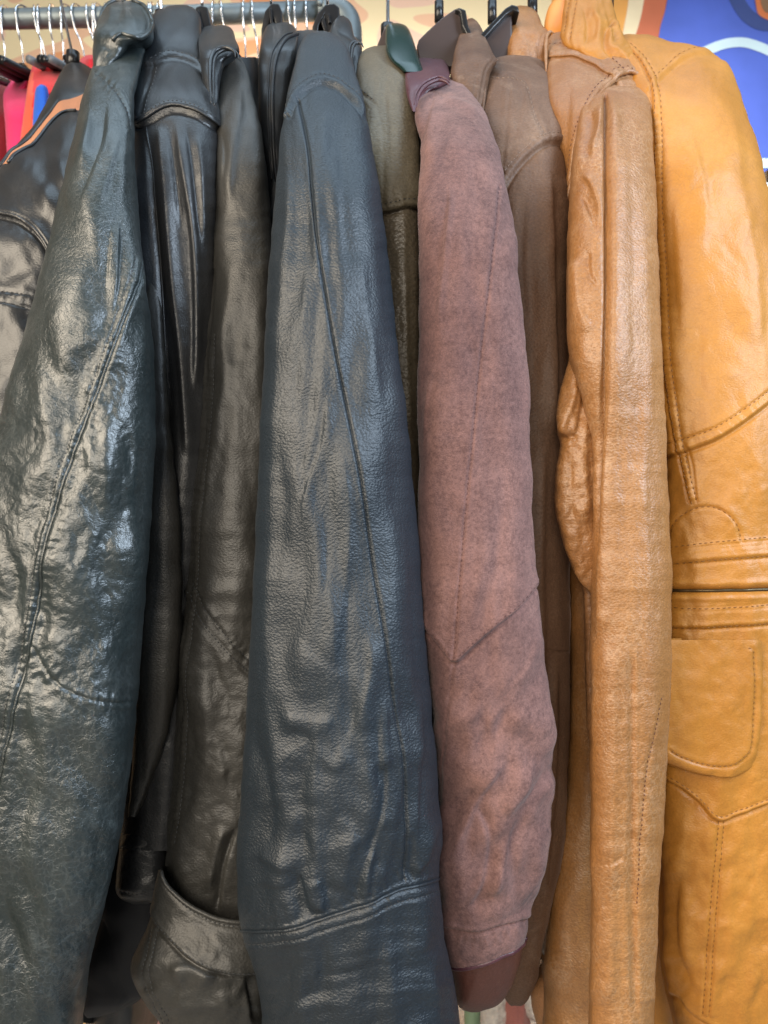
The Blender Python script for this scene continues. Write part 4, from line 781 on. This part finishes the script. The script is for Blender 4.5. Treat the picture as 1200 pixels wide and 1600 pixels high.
# flap pocket: raised pouch
pk_ = [(1000, 1036, 1186), (1004, 1030, 1190), (1015, 1026, 1191), (1030, 1024, 1192), (1100, 1024, 1190), (1150, 1026, 1187), (1180, 1034, 1184), (1195, 1046, 1180), (1204, 1072, 1172), (1211, 1095, 1160), (1215, 1115, 1148)]
pkt = Tube(pk_, [(1000, .5985), (1215, .5985)], [(1000, .009), (1215, .009)], [seam([(1172, 1012), (1178, 1022), (1180, 1100), (1176, 1160), (1166, 1184), (1140, 1198), (1100, 1196), (1060, 1182), (1046, 1172)], .7, 2, .5), fold([(1190, 1020), (1188, 1100), (1184, 1170)], 3, 1), wr(40, 50, 2.0, 136), wr(18, 22, .6, 137)], px=2.2, e=.55, lim=0)
pkt.build(t, [('pocket', Sc, None)])
stitches(pkt, [[(1168, 1012), (1176, 1022), (1178, 1100), (1174, 1158), (1164, 1180), (1138, 1196), (1100, 1194), (1060, 1180), (1046, 1170)]], st, t, 5.4, 3)
# second sleeve / side behind at right
s2 = Tube([(100, 1118, 1128), (110, 1112, 1140), (140, 1120, 1152), (180, 1130, 1165), (230, 1140, 1178), (280, 1148, 1190), (330, 1156, 1206), (420, 1165, 1240), (600, 1180, 1290), (1000, 1200, 1330), (1600, 1200, 1330)], [(100, .74), (300, .70), (1600, .70)], [(100, .02), (300, .04), (1600, .05)], [seam([(1196, 300), (1186, 350), (1180, 410)], .9), wr(30, 90, 3, 139), fold([(1150, 180), (1170, 250), (1186, 330)], 8, 3)], px=2.6, cap=True)
s2.build(t, [('far_sleeve', Sc, None)])
sk = Tube([(-30, 905, 930), (-20, 890, 945), (-8, 884, 952), (2, 882, 957), (20, 880, 962), (40, 878, 966), (55, 876, 970), (70, 880, 980), (90, 905, 996), (110, 940, 1004)], [(-30, .86), (50, .78), (110, .74)], [(-30, .02), (50, .04), (110, .03)],
          [seam([(903, -20), (896, 20), (889, 60)], .9), seam([(893, -20), (886, 20), (880, 60)], .5), fold([(925, 10), (935, 40), (930, 70)], 5, 3, 15), fold([(912, 5), (918, 40), (915, 70)], 5, -3, 15), fold([(948, 15), (955, 40), (960, 70)], 5, -3, 15), step([(965, 30), (950, 50), (950, 75), (970, 90)], 3, 2.5, 2), pucker([(955, 20), (958, 60), (990, 95)], 12, 2, 7, 4), wr(18, 30, 2.4, 141)], px=1.8, cap=True)
sk.build(t, [('collar', Sc, None)])
stitches(sk, [[(905, -18), (898, 20), (891, 60)], [(893, -18), (886, 20), (881, 55)]], st, t, 4.5, 2.6)
si = Tube([(-6, 876, 884), (0, 866, 892), (10, 858, 896), (25, 853, 898), (40, 851, 896), (52, 853, 890), (58, 860, 880)], [(-6, .84), (58, .82)], [(-6, .015), (58, .02)], [], px=2.4)
si.build(t, [('collar_lining', M['wood'], None)])
back_body(t, [(70, 960, 1010), (300, 975, 1030), (700, 975, 1060), (1400, 975, 1070), (1640, 990, 1070)], .93, Sc, feats=[wr(30, 160, 4, 9)])

# ================================================================== HANGERS ON THE FRONT RAIL
HG = 'coat hangers on the front rail'
def hook_up(t, px, py, D, r=.0016, mat=None, neck=None):
    """straight steel hook shank rising to the front rail and bending over it"""
    p = P(px, py, D); top = np.array([p[0], DR - .016, ZR])
    pts = [p, p + (top - p) * .35 + np.array([0, -.002, 0]), top + np.array([0, 0, -.004])]
    for k in range(1, 10):
        a = R(180 - 190 * k / 9); pts.append(np.array([p[0], DR + math.cos(a) * .0155, ZR + math.sin(a) * .0155]))
    tube_mesh([cr(pts, 4)], mat or M['chrome'], 'hook', t, r, 10)
    if neck: tube_mesh([[P(px, neck[0], D), P(px, neck[1], D)]], M['plastic_black'], 'neck', t, neck[2], 14)
def plain_hanger(label, px, top, D, nk=None, arm=None):
    t = thing('coat_hanger', label, 'hanger', tuple(P(px, top, D)), HG)
    hook_up(t, px, top, D, neck=nk)
    if arm:
        tube_mesh([cr([P(px, top + 24, D - .03), P(px, top + 14, D), P(px, arm - 14, D + .1), P(px, arm, D + .17)], 5)], M['plastic_black'], 'arm', t, .006, 10)
    return t
t = plain_hanger('steel hook and small black neck rising behind the collar with the tan trim', 114, 88, .91, (106, 82, .008))
t = plain_hanger('steel hook tip standing in the opening of the green-black collar', 190, 4, .86, (22, 2, .006), 120)
t = plain_hanger('steel hook rising from behind the glossy pleated jacket collar', 253, 26, .86, (38, 20, .008), 130)
def clip_hanger(label, poly, slots, px, top, D):
    t = thing('coat_hanger', label, 'hanger', tuple(P(px, top, D)), HG)
    plate('shoulder_arm', poly, D, D + .10, M['plastic_black'], t, .0022)
    for s in slots: plate('rib', s, D - .004, D + .003, M['plastic_black'], t, .0008)
    hook_up(t, px, top, D + .02)
    return t
clip_hanger('black plastic hanger end between the pleated and charcoal jackets', [(303, 22), (306, 10), (314, 7), (324, 10), (330, 40), (332, 62), (318, 62), (309, 50)], [[(306, 20), (310, 14), (318, 48), (314, 54)]], 316, 10, .83)
clip_hanger('black plastic hanger with curved arm above the piped lapel', [(407, 100), (408, 45), (414, 16), (424, 4), (436, 5), (441, 18), (442, 45), (432, 52), (428, 30), (424, 26), (418, 50), (416, 100)], [[(420, 14), (424, 12), (427, 40), (423, 42)]], 424, 8, .85)
clip_hanger('black plastic hanger with curved arm above the blue-black collar', [(487, 60), (488, 40), (496, 20), (508, 6), (522, 4), (530, 10), (531, 28), (524, 36), (520, 52), (508, 52), (506, 26), (498, 40), (496, 60)], [[(502, 34), (506, 24), (512, 50), (508, 54)], [(511, 22), (515, 20), (517, 34), (513, 36)]], 512, 8, .85)
t = thing('coat_hanger', 'broad dark green plastic hanger above the burgundy collar', 'hanger', tuple(P(606, 45, .80)), HG)
gt = Tube([(36, 612, 622), (38, 606, 630), (42, 603, 636), (55, 602, 643), (75, 603, 650), (95, 612, 656), (112, 630, 662)], [(36, .80), (60, .765), (112, .72)], [(36, .012), (112, .014)], [], px=2, cap=True)
gt.build(t, [('shoulder_arm', M['plastic_green'], None)])
plate('side_web', [(603, 40), (598, 48), (586, 78), (604, 86), (612, 60)], .80, .86, M['plastic_brown'], t)
hook_up(t, 606, 46, .83, .0020, neck=(56, 40, .008))
t = thing('coat_hanger', 'broad dark brown plastic hanger left of the pointed brown collar', 'hanger', tuple(P(686, 40, .84)), HG)
plate('shoulder_arm', [(651, 72), (654, 62), (668, 48), (690, 28), (710, 14), (716, 12), (720, 15), (722, 40), (734, 70), (742, 104), (690, 104), (655, 92)], .80, .815, M['plastic_brown'], t, .003)
plate('edge_rim', [(710, 14), (718, 11), (728, 15), (732, 40), (742, 62), (735, 66), (722, 40), (719, 18)], .793, .825, M['plastic_black'], t, .002)
hook_up(t, 686, 34, .84, .0018, neck=(34, 3, .0052))
t = thing('coat_hanger', 'broad dark plastic hanger between the pointed brown and tan collars', 'hanger', tuple(P(769, 40, .84)), HG)
plate('shoulder_arm', [(752, 56), (770, 38), (790, 18), (800, 11), (802, 60), (798, 96), (770, 96), (757, 78)], .80, .815, M['plastic_brown'], t, .003)
plate('edge_rim', [(750, 54), (770, 33), (790, 12), (800, 6), (810, 9), (812, 20), (802, 16), (792, 22), (772, 43), (755, 62)], .793, .825, M['plastic_black'], t, .002)
hook_up(t, 769, 36, .84, .0018, neck=(36, 2, .0052))
t = plain_hanger('steel hanger hook hidden above the tan jacket collar', 832, -4, .88, (30, -2, .006))
t = plain_hanger('steel hanger hook above the mustard collar', 948, 4, .86, (14, -4, .008))

# ================================================================== LOW BACKGROUND, seen under the hems
DT = 1.25; zt_ = P(0, 1700, DT)[2]
dtb = thing('display_table', 'low table behind the jackets holding a basket and folded clothes', 'table', (0, DT + .2, 0))
tm = plain('pale table board', (.45, .38, .30), .6)
boxw('tabletop', (-.95, DT - .12, zt_ - .03), (.7, DT + .5, zt_), tm, dtb)
for sx in (-.9, .65):
    for sy in (DT - .08, DT + .45): boxw('leg', (sx - .02, sy - .02, 0), (sx + .02, sy + .02, zt_ - .03), tm, dtb)
wm = leather('woven straw', (.42, .27, .12), (.60, .42, .22), rough=.8, grain=160, gdep=2.4, spec=.2)
t = thing('straw_basket', 'tan woven straw basket under the hem of the glossy black jacket', 'basket', tuple(P(150, 1700, DT)))
bk = Tube([(1540, 96, 186), (1546, 92, 190), (1600, 94, 188), (1650, 98, 184), (1700, 104, 178)], [(1540, DT), (1700, DT)], [(1540, .045), (1700, .04)], [wr(5, 60, 3, 7)], px=3, lim=0)
bk.build(t, [('bowl', wm, None)])
piping(bk, [(98, 1548), (120, 1552), (150, 1553), (180, 1550), (187, 1546)], wm, t, .005, 0, name='rim')
t = thing('green_post', 'pale green metal post under the jackets beside the straw basket', 'post', (P(188, 1600, DT - .15)[0], DT - .15, 0))
x_, _, z_ = P(188, 1500, DT - .15); tube_mesh([[(x_, DT - .15, 0.01), (x_, DT - .15, z_ + .2)]], plain('green paint', (.22, .32, .20), .4), 'pole', t, .0075, 14)
t = thing('green_post', 'pale green metal post under the burgundy cuff', 'post', (P(736, 1600, DT - .15)[0], DT - .15, 0))
x_, _, z_ = P(738, 1500, DT - .15); tube_mesh([[(x_, DT - .15, 0.01), (x_, DT - .15, z_ + .2)]], plain('green paint', (.22, .32, .20), .4), 'pole', t, .012, 14)
def lump(name, label, cat, rows, mat, feats):
    t = thing(name, label, cat, tuple(P((rows[-1][1] + rows[-1][2]) / 2, 1700, DT)), 'folded clothes on the low table')
    u = Tube(rows, [(rows[0][0], DT), (1700, DT)], [(rows[0][0], .03), (1700, .06)], feats, px=2.5, lim=0, cap=True); u.build(t, [('cloth', mat, None)])
lump('sequin_bag', 'dark sequined cloth beside the green post and straw basket', 'bag', [(1530, 196, 226), (1550, 192, 230), (1620, 190, 236), (1700, 188, 240)], leather('sequins', (.05, .055, .045), (.16, .17, .14), rough=.3, grain=190, gdep=2.2, spec=.8), [wr(8, 8, 4, 3)])
lump('folded_blouse', 'dusty pink folded blouse under the flared charcoal cuff', 'clothing', [(1530, 224, 300), (1550, 222, 330), (1620, 222, 350), (1700, 222, 360)], cloth('pink cloth', (.45, .25, .24)), [wr(20, 14, 6, 5)])
lace = leather('white lace', (.62, .56, .50), (.84, .80, .76), rough=.9, grain=150, gdep=2.5, spec=.1)
lump('folded_shawl', 'white lace shawl under the burgundy cuff hem', 'clothing', [(1545, 750, 792), (1555, 744, 796), (1620, 742, 798), (1700, 740, 800)], lace, [wr(16, 14, 6, 6)])
lump('folded_skirt', 'salmon pink cloth between the two white lace pieces', 'clothing', [(1540, 790, 814), (1560, 786, 822), (1620, 784, 832), (1700, 780, 840)], cloth('salmon cloth', (.52, .20, .17)), [wr(9, 60, 5, 8)])
lump('lace_doily', 'white lace doily hanging under the brown hem near the tan jacket', 'clothing', [(1535, 812, 850), (1560, 810, 866), (1580, 814, 870), (1592, 826, 866), (1598, 838, 856)], lace, [wr(10, 10, 5, 9)])
lump('gap_shade', 'dark shape added as shade in the gap between tan and mustard jackets', 'clothing', [(1440, 1000, 1060), (1470, 995, 1075), (1560, 990, 1090), (1700, 990, 1100)], M['lining'], [wr(30, 10, 4, 9)])  # near-black shape put in as the shade of this gap, not a garment
